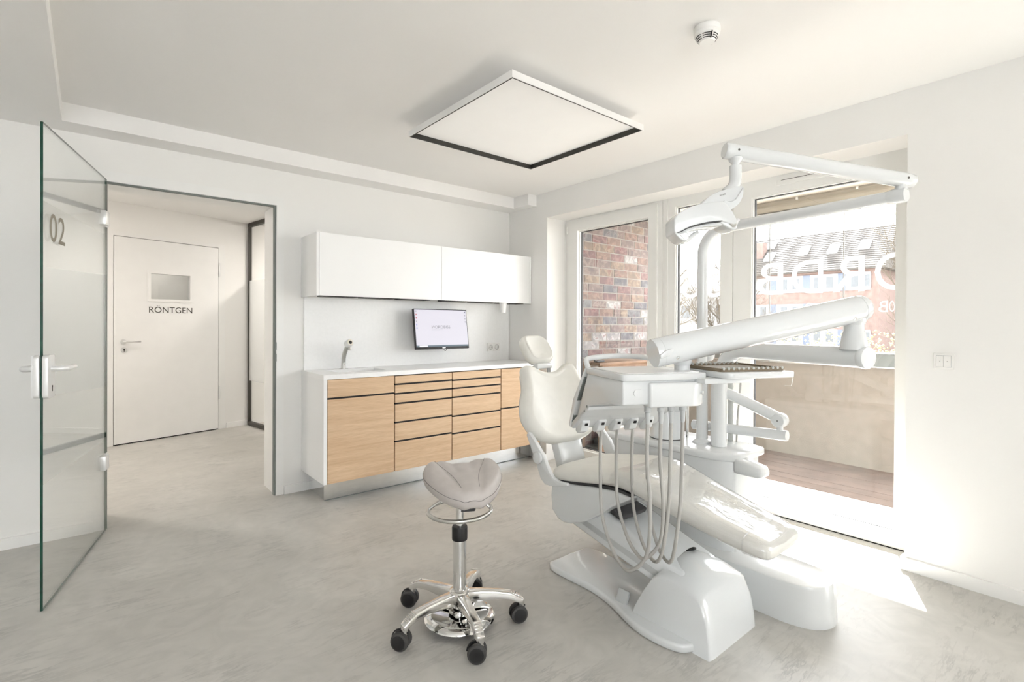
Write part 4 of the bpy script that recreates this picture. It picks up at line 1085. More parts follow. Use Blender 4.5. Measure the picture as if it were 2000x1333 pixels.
# ================================================================== saddle stool
SCX, SCY = 1.205, 1.79
st = thing('saddle_stool', 'taupe leather saddle stool on a polished five-star castor base', 'stool', (SCX, SCY, 0))
SC = V((SCX, SCY, 0))
ar = V((0.769, -0.639, 0)).normalized(); af = V((0.639, 0.769, 0)).normalized()     # camera right and forward, reused as the stool's right and back
def sp(a, b, z): return SC + ar * a + af * b + V((0, 0, z))
_c, _s = math.cos(math.radians(16)), math.sin(math.radians(16))
def ss(a, b, z): return sp(a * _c - b * _s + 0.022, a * _s + b * _c, z)                            # the saddle is swivelled on its column
# five arms
for k in range(5):
    an = math.radians(37.5 + 72 * k); d = V((math.cos(an), math.sin(an), 0)); s_ = V((-d.y, d.x, 0))
    def sec(r, w, zt, zb): return [SC + d * r + s_ * w + V((0, 0, zb)), SC + d * r + s_ * w * 0.82 + V((0, 0, zt)), SC + d * r - s_ * w * 0.82 + V((0, 0, zt)), SC + d * r - s_ * w + V((0, 0, zb))]
    bm = loft([sec(0.03, 0.027, 0.142, 0.095), sec(0.09, 0.024, 0.141, 0.1), sec(0.16, 0.021, 0.136, 0.105), sec(0.215, 0.021, 0.129, 0.1), sec(0.255, 0.021, 0.108, 0.084), sec(0.272, 0.018, 0.096, 0.08)])
    bevel(bm, 0.004, 2, 35)
    arm = obj('base_arm', bm, 'polished_aluminium', st)
    for q_ in range(4):
        r = 0.222 + q_ * 0.011; z = 0.1265 - q_ * 0.0062
        obj('tread_rib', tube([SC + d * r + s_ * 0.014 + V((0, 0, z)), SC + d * r - s_ * 0.014 + V((0, 0, z))], 0.0035, 8), 'polished_aluminium', arm)
    cc = SC + d * 0.262
    yaw_c = an + math.radians((40, -30, 65, 15, -50)[k]); wd = V((math.cos(yaw_c), math.sin(yaw_c), 0))
    obj('castor_stem', tube([cc + V((0, 0, 0.06)), cc + V((0, 0, 0.092))], 0.014, 16), 'polished_aluminium', st)
    ax = -af * 0.95 + ar * (0.1, -0.2, -0.25, 0.0, 0.3)[k]; ax.normalize(); fw = ax.cross(V((0, 0, 1)))
    for s2 in (-1, 1):
        c = cc + ax * (0.015 * s2) + V((0, 0, 0.0365)) + fw * 0.012
        wl = obj('castor', lathe([(0.0, -0.0115), (0.03, -0.0115), (0.035, -0.008), (0.0365, -0.003), (0.0365, 0.004), (0.035, 0.009), (0.03, 0.0115), (0, 0.0115)], c, ax, 32), 'tyre', st)
        obj('hub', lathe([(0.0275, 0.0), (0.0275, 0.0012), (0, 0.0024)], c + ax * (0.0116 * s2), ax * s2, 28), 'black_plastic', wl)
    cf = (cc + V((0, 0, 0.0385)) + fw * 0.012, fw, V((0, 0, 1)), ax)
    arcp = [(-0.041 * math.cos(math.radians(a_)), 0.041 * math.sin(math.radians(a_))) for a_ in range(40, 181, 14)]
    arcp += [(0.036 * -math.cos(math.radians(a_)), 0.036 * math.sin(math.radians(a_))) for a_ in range(180, 39, -14)]
    obj('castor_cover', prism(arcp, cf, -0.0035, 0.0035), 'black_plastic', st)
    obj('castor_axle', tube([cc + V((0, 0, 0.0385)) + fw * 0.012 - ax * 0.02, cc + V((0, 0, 0.0385)) + fw * 0.012 + ax * 0.02], 0.006, 10), 'black_plastic', st)
obj('hub', lathe([(0.0, 0.09), (0.04, 0.092), (0.045, 0.1), (0.045, 0.138), (0.041, 0.146), (0.036, 0.149), (0, 0.149)], SC), 'polished_aluminium', st)
obj('column', lathe([(0.0285, 0.03), (0.0285, 0.366), (0, 0.366)], SC, seg=32), 'chrome', st)
obj('collar', lathe([(0.0, 0.358), (0.032, 0.358), (0.033, 0.364), (0.033, 0.41), (0.031, 0.415), (0.02, 0.416), (0, 0.416)], SC), 'black_plastic', st)
obj('gas_lift', lathe([(0.0165, 0.41), (0.0165, 0.54), (0, 0.54)], SC), 'chrome', st)
# foot release disc: rim, hub, three spokes
fd = obj('foot_disc', lathe([(0.118, 0.046), (0.121, 0.052), (0.138, 0.048), (0.15, 0.038), (0.151, 0.034), (0.147, 0.033), (0.136, 0.041), (0.12, 0.045)], SC, seg=56), 'chrome', st)
bmx = fd.data
for k in range(3):
    an = math.radians(232 + 120 * k); d = V((math.cos(an), math.sin(an), 0)); s_ = V((-d.y, d.x, 0))
    def sec(r, w, z): return [SC + d * r + s_ * w + V((0, 0, z - 0.003)), SC + d * r + s_ * w + V((0, 0, z + 0.003)), SC + d * r - s_ * w + V((0, 0, z + 0.003)), SC + d * r - s_ * w + V((0, 0, z - 0.003))]
    obj('disc_spoke', loft([sec(0.03, 0.012, 0.056), sec(0.08, 0.016, 0.054), sec(0.105, 0.024, 0.052), sec(0.123, 0.038, 0.05)]), 'chrome', st)
obj('disc_hub', lathe([(0.0, 0.012), (0.022, 0.012), (0.03, 0.05), (0.044, 0.055), (0.046, 0.062), (0.044, 0.072), (0.036, 0.075), (0.0, 0.075)], SC), 'chrome', st)
obj('lever_ring', tube([sp(0.133 * math.cos(2 * PI * t / 48), 0.133 * math.sin(2 * PI * t / 48), 0.482 + 0.003 * math.cos(2 * PI * t / 48)) for t in range(48)], 0.0085, 12, closed=True), 'brushed_steel', st)
obj('ring_strut', tube([sp(-0.133, 0.0, 0.482), sp(-0.06, 0.02, 0.53), sp(-0.02, 0, 0.54)], 0.006, 10), 'brushed_steel', st)
obj('ring_strut', tube([sp(0.13, 0.02, 0.482), sp(0.08, 0.03, 0.52), sp(0.02, 0, 0.54)], 0.006, 10), 'brushed_steel', st)
mb = new()
loft([[sp(x, y, 0.50) for x, y in ((-0.03, -0.035), (0.02, -0.035), (0.02, 0.05), (-0.03, 0.05))], [sp(x, y, 0.53) for x, y in ((-0.052, -0.045), (0.03, -0.045), (0.03, 0.07), (-0.052, 0.07))], [sp(x, y, 0.575) for x, y in ((-0.052, -0.045), (0.03, -0.045), (0.03, 0.07), (-0.052, 0.07))]], mb)
obj('tilt_mechanism', bevel(mb, 0.004, 2), 'appliance_cream', st)
mb = new()
loft([[sp(x, y, 0.498) for x, y in ((0.012, -0.07), (0.066, -0.06), (0.066, 0.04), (0.012, 0.04))], [sp(x, y, 0.502) for x, y in ((0.012, -0.072), (0.07, -0.062), (0.07, 0.04), (0.012, 0.04))], [sp(x, y, 0.555) for x, y in ((0.012, -0.07), (0.05, -0.06), (0.05, 0.04), (0.012, 0.04))]], mb)
obj('tilt_cover', mb, 'rubber_grey', st, label='dark grey mechanism cover')
obj('seat_knob', tube([sp(-0.115, 0.03, 0.563), sp(-0.128, 0.03, 0.553)], 0.008, 10), 'black_plastic', st)
# the saddle: heart-shaped in plan, raised lobes, dropping to the nose
def saddle_h(x, y):
    t = (y + 0.17) / 0.31
    lobe = 0.022 * max(0, 1 - ((abs(x) - 0.118) / 0.08) ** 2) * max(0, min(1, t * 1.15 - 0.12))
    mid = 0.012 * math.exp(-(x / 0.045) ** 2) * max(0, min(1, t * 1.6)) * (1 - 0.35 * max(0, t - 0.6))
    groove = -0.007 * math.exp(-((abs(x) - 0.03 - 0.075 * t) / 0.016) ** 2)
    return lobe + mid + groove + 0.036 * t - 0.012 * max(0, t - 0.75)
out = [(0.0, -0.172), (0.045, -0.164), (0.088, -0.132), (0.125, -0.08), (0.152, -0.02), (0.168, 0.045), (0.166, 0.10), (0.145, 0.138), (0.105, 0.152), (0.06, 0.146), (0.025, 0.134), (0, 0.13), (-0.025, 0.134), (-0.06, 0.146), (-0.105, 0.152), (-0.145, 0.138), (-0.166, 0.10), (-0.168, 0.045), (-0.152, -0.02), (-0.125, -0.08), (-0.088, -0.132), (-0.045, -0.164)]
S_ = resample([(p.x, p.y) for p in smooth_path([(*p, 0) for p in out] + [(*out[0], 0)], 6)[:-1]], 96)
def sring(s, dz, blend=1.0):
    r = []
    for x, y in S_:
        px, py = x * s, -0.015 + (y + 0.015) * s
        r.append(ss(px, py, 0.535 + dz + saddle_h(px, py) * blend + (1 - blend) * (0.036 * (py + 0.17) / 0.31)))
    return r
rings = [sring(0.02, 0.012, 0), sring(0.5, 0.01, 0.1), sring(0.78, 0.004, 0.45), sring(0.9, 0.004, 0.8), sring(0.965, 0.012, 0.95), sring(0.995, 0.026), sring(1.0, 0.04), sring(0.985, 0.055), sring(0.955, 0.066), sring(0.91, 0.073)] + [sring(s, 0.077) for s in (0.84, 0.76, 0.68, 0.6, 0.52, 0.44, 0.36, 0.28, 0.2, 0.12, 0.05, 0.01)]
obj('seat', loft(rings), 'leather_taupe', st, 80)
obj('seam', tube(sring(1.0008, 0.043), 0.0011, 6, closed=True), 'leather_seam', st)
for sg in (-1, 1):
    pts = []
    for k in range(15):
        t = k / 14; y = 0.128 - 0.245 * t; x = sg * (0.112 - 0.075 * t ** 1.3 - 0.02 * math.sin(PI * t))
        pts.append(ss(x, y, 0.535 + 0.0772 + saddle_h(x, y)))
    obj('seam', tube(smooth_path(pts, 3), 0.001, 6), 'leather_seam', st)

# ================================================================== dental chair
CX = 1.98
dc = thing('dental_chair', 'cream padded dental patient chair on a white base', 'dental chair', (CX, 1.4, 0))
half = [(1.84, 1.905), (1.822, 1.86), (1.818, 1.77), (1.822, 1.66), (1.818, 1.57), (1.79, 1.45), (1.75, 1.345), (1.728, 1.27), (1.724, 1.19), (1.733, 1.12), (1.755, 1.075), (1.80, 1.05)]
sm = smooth_path([(*p, 0) for p in half], 4)
poly = [(p.x, p.y) for p in sm] + [(2 * CX - p.x, p.y) for p in reversed(sm)]
bm = prism(poly, XY, 0.0, 0.036); bevel(bm, 0.012, 3, 50)
obj('base_plate', bm, 'plastic_gloss', dc)
# pedestal: domed foot end
prof = [(0.985, 0.0), (0.99, 0.06), (1.003, 0.13), (1.032, 0.2), (1.045, 0.217), (1.10, 0.255), (1.16, 0.284), (1.20, 0.289), (1.222, 0.28), (1.255, 0.225), (1.30, 0.14), (1.34, 0.06), (1.355, 0.0)]
rings = []
for t in (-1.0, -0.985, -0.95, -0.88, -0.7, -0.4, 0, 0.4, 0.7, 0.88, 0.95, 0.985, 1.0):
    e_ = {1.0: 0.955, 0.985: 0.975, 0.95: 0.99}.get(abs(t), 1.0)
    r_ = []
    for y, z in prof:
        z2 = z if z < 0.2 else 0.2 + (z - 0.2) * (1 - 0.55 * t * t)
        yy = 1.17 + (y - 1.17) * (e_ if z > 0.01 else e_)
        r_.append(V((CX + 0.002 + 0.19 * t * (1 - 0.33 * z), yy, z2 * e_)))
    rings.append(r_)
bm = loft(rings)
obj('pedestal', bm, 'plastic_gloss', dc)
obj('pedestal_slot', lathe([(0.03, 0.0), (0.03, 0.003), (0.018, 0.004), (0.0, 0.004)], (2.03, 1.215, 0.281), (0, 0.3, 0.95), 20), 'black_plastic', dc)
obj('pedal', bevel(prism([(-0.03, -0.03), (0.03, -0.03), (0.03, 0.03), (-0.03, 0.03)], (V((1.83, 1.42, 0.055)), V((0, 1, 0)), V((0.5, 0, 0.87)), V((0.87, 0, -0.5))), -0.008, 0.008), 0.006, 2), 'plastic_grey', dc)
# lift arm
prof = [(1.10, 0.13), (1.75, 0.275), (1.78, 0.34), (1.70, 0.41), (1.55, 0.40), (1.13, 0.255)]
bm = prism(prof, YZ, CX - 0.14, CX + 0.14); bevel(bm, 0.02, 3, 40)
obj('lift_arm', bm, 'plastic_gloss', dc)
prof = [(1.14, 0.175), (1.73, 0.315), (1.72, 0.34), (1.14, 0.205)]
obj('arm_groove', prism(prof, YZ, CX - 0.1412, CX - 0.139), 'plastic_grey', dc, 0)
bm = prism([(1.44, 0.40), (1.52, 0.425), (1.515, 0.40), (1.45, 0.375)], YZ, CX - 0.13, CX + 0.06); bevel(bm, 0.008, 2, 30)
obj('arm_cover', bm, 'rubber_grey', dc, label='dark grey arm cover')
# seat carriage
prof = [(1.815, 0.485), (1.822, 0.42), (1.815, 0.35), (1.775, 0.315), (1.735, 0.306), (1.69, 0.312), (1.63, 0.334), (1.58, 0.36), (1.50, 0.415), (1.44, 0.462), (1.36, 0.51), (1.335, 0.53), (1.42, 0.538), (1.55, 0.525), (1.65, 0.509), (1.78, 0.496)]
bm = prism(prof, YZ, CX - 0.213, CX + 0.213); bevel(bm, 0.014, 3, 40)
obj('seat_carriage', bm, 'plastic_white', dc)
# seat cushion: sections along its length
stn = [(1.812, .175, .532, .035), (1.806, .205, .532, .055), (1.785, .228, .537, .072), (1.75, .238, .54, .078), (1.65, .241, .556, .082), (1.55, .239, .573, .083), (1.46, .232, .586, .083), (1.38, .224, .587, .083), (1.30, .217, .572, .081), (1.2, .206, .545, .078), (1.1, .195, .52, .076), (1.0, .181, .495, .074), (.92, .169, .477, .073), (.86, .159, .464, .072), (.825, .15, .457, .066), (.805, .138, .453, .055), (.796, .12, .452, .036)]
def seat_sec(Y, hw, zm, th, grow=0.0, n=40):
    pts = []; e = 0.42
    for k in range(n):
        a = 2 * PI * k / n; c, s = math.cos(a), math.sin(a)
        x = (hw + grow) * (abs(c) ** e) * (1 if c >= 0 else -1); z = (th / 2 + grow) * (abs(s) ** 0.62) * (1 if s >= 0 else -1)
        if s > 0 and Y < 1.72: z -= 0.010 * math.exp(-(x / (hw * 0.5)) ** 2)         # slight hollow along the middle
        pts.append(V((CX + x, Y, zm + z)))
    return pts
def fine(st_, k=3):
    P = smooth_path([(a, b, c) for a, b, c, d in st_], k); Q = smooth_path([(a, d, 0) for a, b, c, d in st_], k)
    return [(p.x, p.y, p.z, q.y) for p, q in zip(P, Q)]
obj('seat_cushion', loft([seat_sec(*s_) for s_ in fine(stn)]), 'upholstery_cream', dc, 80)
obj('seat_shell', prism([(1.78, 0.4965), (1.65, 0.5095), (1.55, 0.5255), (1.42, 0.5385), (1.34, 0.532), (1.34, 0.545), (1.42, 0.55), (1.55, 0.537), (1.65, 0.522), (1.78, 0.508)], YZ, CX - 0.205, CX + 0.205), 'rubber_grey', dc)
cv = [s_ for s_ in fine(stn) if s_[0] < 1.46]
obj('foot_cover', loft([seat_sec(*s_, grow=0.003) for s_ in cv], cap=False), 'clear_vinyl', dc, 80, label='clear vinyl sleeve over the foot end')
wel = [seat_sec(*s_, grow=0.0045) for s_ in cv if abs(s_[0] - 0.875) < 0.02][:1]
if wel: obj('cover_welt', tube(wel[0], 0.0022, 6, closed=True), 'clear_vinyl', dc)
# backrest
BO = V((CX, 1.905, 0.635)); lean = math.radians(24)
BU = V((0, math.sin(lean), math.cos(lean))); BN = V((0, -math.cos(lean), math.sin(lean))); BF = (BO, V((1, 0, 0)), BU, BN)
hb = [(0.0, 0.0), (0.10, 0.004), (0.185, 0.03), (0.245, 0.075), (0.278, 0.14), (0.276, 0.20), (0.25, 0.265), (0.222, 0.315), (0.207, 0.36), (0.201, 0.40), (0.192, 0.428), (0.165, 0.443), (0.13, 0.436), (0.09, 0.415), (0.045, 0.400), (0.0, 0.396)]
outl = hb + [(-x, y) for x, y in reversed(hb[1:-1])]
def bdish(x, y): return -0.03 * max(0, 1 - (x / 0.2) ** 2) * max(0, min(1, (y - 0.02) / 0.12))
obj('backrest_cushion', cushion(outl, BF, 0.055, 0.03, bdish, 110, 0.17, (0, 0.2)), 'upholstery_cream', dc, 80)
inner = [(x * 0.9, 0.2 + (y - 0.2) * 0.92) for x, y in outl]
obj('backrest_shell', cushion(inner, (BO - BN * 0.03, BF[1], BU, BN), 0.006, 0.03, None, 90, 0.12, (0, 0.2)), 'plastic_white', dc, 80)
for sg in (-1, 1):
    xo = CX + sg * 0.255
    pol = [(1.945, 0.705), (1.93, 0.722), (1.885, 0.685), (1.845, 0.645), (1.82, 0.622), (1.80, 0.585), (1.775, 0.55), (1.75, 0.528), (1.715, 0.521), (1.66, 0.524), (1.655, 0.512), (1.72, 0.497), (1.76, 0.487), (1.805, 0.484), (1.837, 0.505), (1.857, 0.545), (1.877, 0.59), (1.90, 0.625)]
    bm = prism(pol, YZ, xo - 0.011, xo + 0.011); bevel(bm, 0.004, 2, 50)
    br = obj('back_bracket', bm, 'plastic_white', dc)
    obj('pivot_cap', lathe([(0.03, 0.0), (0.03, 0.009), (0.026, 0.013), (0, 0.014)], (xo + sg * 0.0112, 1.855, 0.606), (sg, 0, 0), 28), 'plastic_white', br)
bm = prism([(1.90, 0.50), (1.845, 0.50), (1.905, 0.68), (1.97, 0.69)], YZ, CX - 0.09, CX + 0.09); bevel(bm, 0.01, 2, 40)
obj('back_support', bm, 'plastic_white', dc)
# headrest
HO = V((CX - 0.005, 2.118, 1.06)); hl = math.radians(36)
HU = V((0, math.sin(hl), math.cos(hl))); HNn = V((0, -math.cos(hl), math.sin(hl)))
ho = [(p[0], 0.075 + p[1]) for p in rrect(0.205, 0.185, 0.066, 5)]
def hdish(x, y): return -0.022 * max(0, 1 - (x / 0.07) ** 2) * max(0, 1 - ((y - 0.085) / 0.085) ** 2)
obj('headrest_cushion', cushion(ho, (HO, V((1, 0, 0)), HU, HNn), 0.036, 0.024, hdish, 80, 0.25), 'upholstery_cream', dc, 80)
obj('headrest_carrier', cushion([(x * 0.55, 0.05 + (y - 0.05) * 0.75) for x, y in ho], (HO - HNn * 0.03, V((1, 0, 0)), HU, HNn), 0.015, 0.026, None, 60, 0.2), 'plastic_white', dc, 80)
bm = new(); box(bm, CX - 0.06, CX + 0.055, 2.085, 2.125, 1.02, 1.05); bevel(bm, 0.006, 2)
obj('headrest_clamp', bm, 'plastic_white', dc)
for x in (CX - 0.045, CX + 0.045):
    obj('headrest_bar', B(x - 0.012, x + 0.012, 2.10, 2.112, 0.93, 1.03, 0.003), 'plastic_grey' if x > CX else 'plastic_white', dc)
obj('headrest_lever', bevel(prism([(2.165, 1.145), (2.195, 1.185), (2.185, 1.13), (2.168, 1.12)], YZ, CX - 0.1, CX - 0.075), 0.004, 2), 'plastic_white', dc)

# ================================================================== treatment unit (water unit, cuspidor, columns)
du = thing('dental_unit', 'white dental treatment unit with cuspidor standing behind the chair', 'dental unit', (2.5, 1.3, 0))
# long foot on the floor
ft = [(2.30, 1.42), (2.285, 1.2), (2.28, 1.0), (2.285, 0.90), (2.31, 0.83), (2.36, 0.785), (2.42, 0.77), (2.49, 0.785), (2.545, 0.84), (2.565, 0.95), (2.57, 1.2), (2.57, 1.42)]
sm = smooth_path([(*p, 0) for p in ft], 4)
a = [(p.x, p.y) for p in sm]
cxm = 2.425
bm = loft([[V((x, y, 0)) for x, y in a], [V((x, y, 0.01)) for x, y in a], [V((cxm + (x - cxm) * 0.97, 1.42 + (y - 1.42) * 0.985, 0.155)) for x, y in a], [V((cxm + (x - cxm) * 0.95, 1.42 + (y - 1.42) * 0.975, 0.168)) for x, y in a], [V((cxm + (x - cxm) * 0.90, 1.42 + (y - 1.42) * 0.95, 0.172)) for x, y in a]])
obj('floor_foot', bm, 'plastic_white', du)
bm = prism([(2.36, 1.42), (2.36, 1.25), (2.40, 1.19), (2.64, 1.19), (2.68, 1.25), (2.68, 1.95), (2.36, 1.95)], XY, 0.0, 0.63); bevel(bm, 0.018, 3, 40)
obj('unit_body', bm, 'plastic_white', du)
bm = prism([(2.34, 1.95), (2.34, 1.27), (2.40, 1.17), (2.66, 1.17), (2.70, 1.25), (2.70, 1.95)], XY, 0.605, 0.645); bevel(bm, 0.012, 3, 40)
obj('unit_top', bm, 'plastic_white', du)
bm = prism([(1.20, 0.0), (1.065, 0.0), (1.06, 0.032), (1.075, 0.05), (1.20, 0.078)], (V((0, 0, 0.553)), V((0, 1, 0)), V((0, 0, 1)), V((1, 0, 0))), 2.385, 2.475); bevel(bm, 0.014, 3, 40)
obj('side_arm', bm, 'plastic_white', du)
cs_ = (2.47, 1.62, 0.645)
obj('cuspidor', lathe([(0.0, 0.004), (0.092, 0.004), (0.092, 0.03), (0.088, 0.075), (0.082, 0.105), (0.074, 0.15), (0.115, 0.19), (0.13, 0.215), (0.126, 0.22), (0.1, 0.2), (0.05, 0.175), (0.0, 0.17)], cs_, seg=40), 'plastic_gloss', du)
obj('cuspidor_ring', lathe([(0.091, 0.0005), (0.0935, 0.0005), (0.0935, 0.0045), (0.091, 0.0045)], cs_, seg=40), 'rubber_grey', du)
obj('cup_filler', tube(smooth_path([(2.56, 1.55, 0.645), (2.56, 1.55, 0.95), (2.55, 1.57, 1.01), (2.52, 1.59, 1.03), (2.5, 1.6, 0.99)], 6), 0.008, 10), 'chrome', du)
# assistant arm
AX = 2.64
obj('assistant_arm', tube([(AX, 1.56, 0.705), (AX, 1.055, 0.725)], 0.026, 20), 'plastic_white', du)
obj('assistant_arm', tube([(AX - 0.02, 1.42, 0.93), (AX, 1.145, 0.825), (AX, 1.105, 0.81)], [0.029, 0.029, 0.028], 20), 'plastic_white', du)
obj('arm_joint', lathe([(0.0, -0.03), (0.03, -0.03), (0.036, -0.02), (0.037, 0.0), (0.036, 0.02), (0.03, 0.03), (0, 0.03)], (AX, 1.09, 0.797), (1, 0, 0.0), 28), 'plastic_white', du)
obj('joint_screw', lathe([(0.003, 0.0), (0.003, 0.001), (0, 0.001)], (AX - 0.0305, 1.09, 0.797), (-1, 0, 0), 10), 'black_gap', du)
obj('joint_pin', tube([(AX, 1.09, 0.74), (AX, 1.09, 0.775)], 0.015, 14), 'plastic_white', du)
obj('knob', lathe([(0.0, -0.03), (0.02, -0.026), (0.032, -0.008), (0.034, 0.01), (0.026, 0.028), (0.0, 0.036)], (2.62, 1.46, 1.10), (0, 0, 1), 24), 'plastic_white', du)
obj('supply_pipe', tube([(2.6, 1.49, 0.645), (2.6, 1.49, 1.13)], 0.009, 10), 'plastic_white', du)
obj('supply_pipe', tube([(2.61, 1.462, 0.645), (2.61, 1.462, 1.10)], 0.006, 10), 'hose_grey', du)
bm = new()
pts = [V((2.66, 1.353, 0.60 + 0.0135 * k)) for k in range(34)]
tube(pts, [0.0145 if k % 2 else 0.0125 for k in range(34)], 12, bm)
obj('suction_hose', bm, 'silicone_grey', du)
obj('thin_cable', tube(smooth_path([(2.66, 1.322, 0.56), (2.66, 1.315, 0.75), (2.66, 1.30, 0.95), (2.66, 1.297, 1.02)], 6), 0.005, 8), 'hose_grey', du)
obj('cable_plug', tube([(2.66, 1.297, 1.01), (2.66, 1.297, 1.045), (2.66, 1.297, 1.065)], [0.007, 0.012, 0.013], 12), 'plastic_grey', du)

# ================================================================== operating lamp
LPX, LPY = 2.50, 1.43
ol = thing('operating_lamp', 'white dental operating lamp on a tall pole with double arm', 'dental lamp', (LPX, LPY, 0.645))
J = V((2.375, 0.545, 1.765))                  # elbow at the right
pa = V((J.x - LPX, J.y - LPY, 0)).normalized()
path = [V((LPX, LPY, 0.646)), V((LPX, LPY, 1.56)), V((LPX, LPY, 1.64))]
for k in range(1, 9):
    a_ = PI / 2 * k / 8; path.append(V((LPX, LPY, 1.64)) + pa * 0.125 * (1 - math.cos(a_)) + V((0, 0, 0.125 * math.sin(a_))))
path.append(J - pa * 0.03)
obj('pole', tube(path, [0.026] * 2 + [0.0265] * 9 + [0.0245], 24), 'plastic_white', ol)
obj('pole_foot', lathe([(0.045, 0.0), (0.044, 0.008), (0.03, 0.016), (0.026, 0.02)], (LPX, LPY, 0.6455)), 'plastic_white', ol)
obj('elbow', lathe([(0.0, -0.045), (0.024, -0.045), (0.028, -0.03), (0.029, 0.012), (0.027, 0.018), (0, 0.018)], J, pa), 'plastic_white', ol)
obj('elbow_stem', tube([J + V((0, 0, 0.02)), J + V((0, 0, 0.04)), J + V((0, 0, 0.055))], [0.022, 0.018, 0.02], 20), 'plastic_white', ol)
K = V((1.835, 0.932, 1.912)); J2 = J + V((0, 0, 0.06))
ua = (K - J2).normalized()
obj('upper_arm', tube([J2 - ua * 0.05, J2 - ua * 0.045, J2 - ua * 0.02, J2 + ua * 0.1, K - ua * 0.1, K + ua * 0.015, K + ua * 0.028, K + ua * 0.032], [0.02, 0.025, 0.028, 0.0282, 0.0292, 0.0295, 0.029, 0.026], 24), 'plastic_white', ol)
side = ua.cross(V((0, 0, 1))).normalized()
if side.dot(-K) < 0: side = -side
for p in (K - ua * 0.01, J2 - ua * 0.005):
    obj('pivot_screw', lathe([(0.0042, 0.0), (0.0042, 0.0015), (0, 0.0015)], p + side * 0.0285, side, 14), 'dark_bronze', ol)
nk = K - ua * 0.012
obj('neck', lathe([(0.02, -0.018), (0.025, -0.022), (0.024, -0.03), (0.013, -0.044), (0.0125, -0.052), (0, -0.052)], nk), 'plastic_white', ol)
cam_r = V((0.769, -0.639, 0)).normalized(); cam_f = V((0.639, 0.769, 0)).normalized()      # the camera's right and forward directions, used as the head's axes
obj('drop_tube', tube(smooth_path([nk + V((0, 0, -0.05)), nk + V((0, 0, -0.10)), nk + cam_r * -0.008 + V((0, 0, -0.128)), nk + cam_r * -0.035 + V((0, 0, -0.152))], 5), [0.021] * 11 + [0.0205] * 5, 20), 'plastic_white', ol)
# lamp head, yoke and handles laid out from image pixels, depth along camera forward
LH = V((1.7311, 0.9929, 1.6683))                  # middle of the head
LF = (LH, cam_r, V((0, 0, 1)), -cam_f)
def lprism(pts, d0, d1, bev, seg=3):
    sm_ = smooth_path([(*p, 0) for p in pts] + [(*pts[0], 0)], 4)[:-1]
    bm = prism([(p.x, p.y) for p in sm_], LF, d0, d1)
    return bevel(bm, bev, seg, 60)
obj('yoke', lprism([(-0.0113, 0.0396), (0.0113, 0.0622), (0.0414, 0.081), (0.0791, 0.0942), (0.1318, 0.1055), (0.1394, 0.0998), (0.1356, 0.0772), (0.1205, 0.0546), (0.0791, 0.0452), (0.0377, 0.0358)], -0.03, 0.022, 0.008), 'plastic_white', ol, 50)
obj('yoke_fin', lprism([(0.1394, 0.0998), (0.1356, 0.0659), (0.1205, 0.0377), (0.0942, 0.0188), (0.0716, 0.0094), (0.0622, 0.032), (0.0716, 0.0509), (0.0866, 0.0452), (0.1092, 0.0546), (0.1243, 0.0772)], -0.012, 0.03, 0.007), 'plastic_gloss', ol, 50)
fr = (LH + cam_r * 0.0565 + V((0, 0, 0.0678)) - cam_f * 0.0222, (cam_r * 0.96 + V((0, 0, 0.27))).normalized(), (V((0, 0, 1)) * 0.96 - cam_r * 0.27).normalized(), -cam_f)
bm = text_bm('KAVO', 0.02, fr); fit(bm, fr, 0.021, 0.0055)
obj('lettering', bm, 'dark_text', ol, 0)
obj('lamp_head', lprism([(-0.1187, -0.0207), (-0.1017, 0), (-0.0603, 0.0226), (-0.0038, 0.0377), (0.049, 0.0433), (0.0716, 0.0339), (0.0942, 0.0019), (0.1074, -0.0283), (0.0942, -0.0396), (0.049, -0.0301), (-0.0038, -0.0358), (-0.0603, -0.0509), (-0.1017, -0.0716), (-0.1168, -0.0678)], -0.055, 0.05, 0.016, 4), 'plastic_white', ol, 50)
obj('rim_line', lprism([(-0.1149, -0.0678), (-0.0979, -0.0659), (-0.0603, -0.0471), (-0.0038, -0.032), (0.049, -0.0254), (0.049, -0.0292), (-0.0038, -0.0358), (-0.0603, -0.0509), (-0.0979, -0.0697)], 0.046, 0.0508, 0.0004, 1), 'rubber_grey', ol)
obj('lower_rim', lprism([(-0.1092, -0.0735), (-0.0603, -0.0518), (-0.0038, -0.0377), (0.049, -0.0311), (0.0565, -0.0396), (0.049, -0.0414), (0, -0.0452), (-0.0527, -0.0603), (-0.0979, -0.081)], -0.045, 0.042, 0.004, 2), 'plastic_white', ol, 50)
pr_ = obj('light_pod', lprism([(0.0452, -0.0301), (0.0678, -0.0132), (0.0979, -0.0075), (0.1092, -0.0283), (0.1092, -0.0509), (0.0979, -0.0584), (0.0753, -0.0509)], -0.05, 0.046, 0.006), 'plastic_white', ol, 50)
obj('light_window', lprism([(0.0697, -0.0226), (0.0942, -0.0113), (0.1055, -0.0301), (0.1036, -0.0471), (0.0904, -0.0471)], 0.044, 0.048, 0.001, 1), 'chrome', pr_)
pl_ = obj('light_pod', lprism([(-0.1149, -0.0716), (-0.0904, -0.0659), (-0.0678, -0.0678), (-0.064, -0.0904), (-0.0753, -0.0998), (-0.0942, -0.0923)], -0.05, 0.046, 0.006), 'plastic_white', ol, 50)
obj('light_window', lprism([(-0.0979, -0.0735), (-0.0735, -0.0697), (-0.0678, -0.0885), (-0.0791, -0.0942)], 0.044, 0.048, 0.001, 1), 'chrome', pl_)
def lp3(x, z, d): return LH + cam_r * x + V((0, 0, z)) - cam_f * d
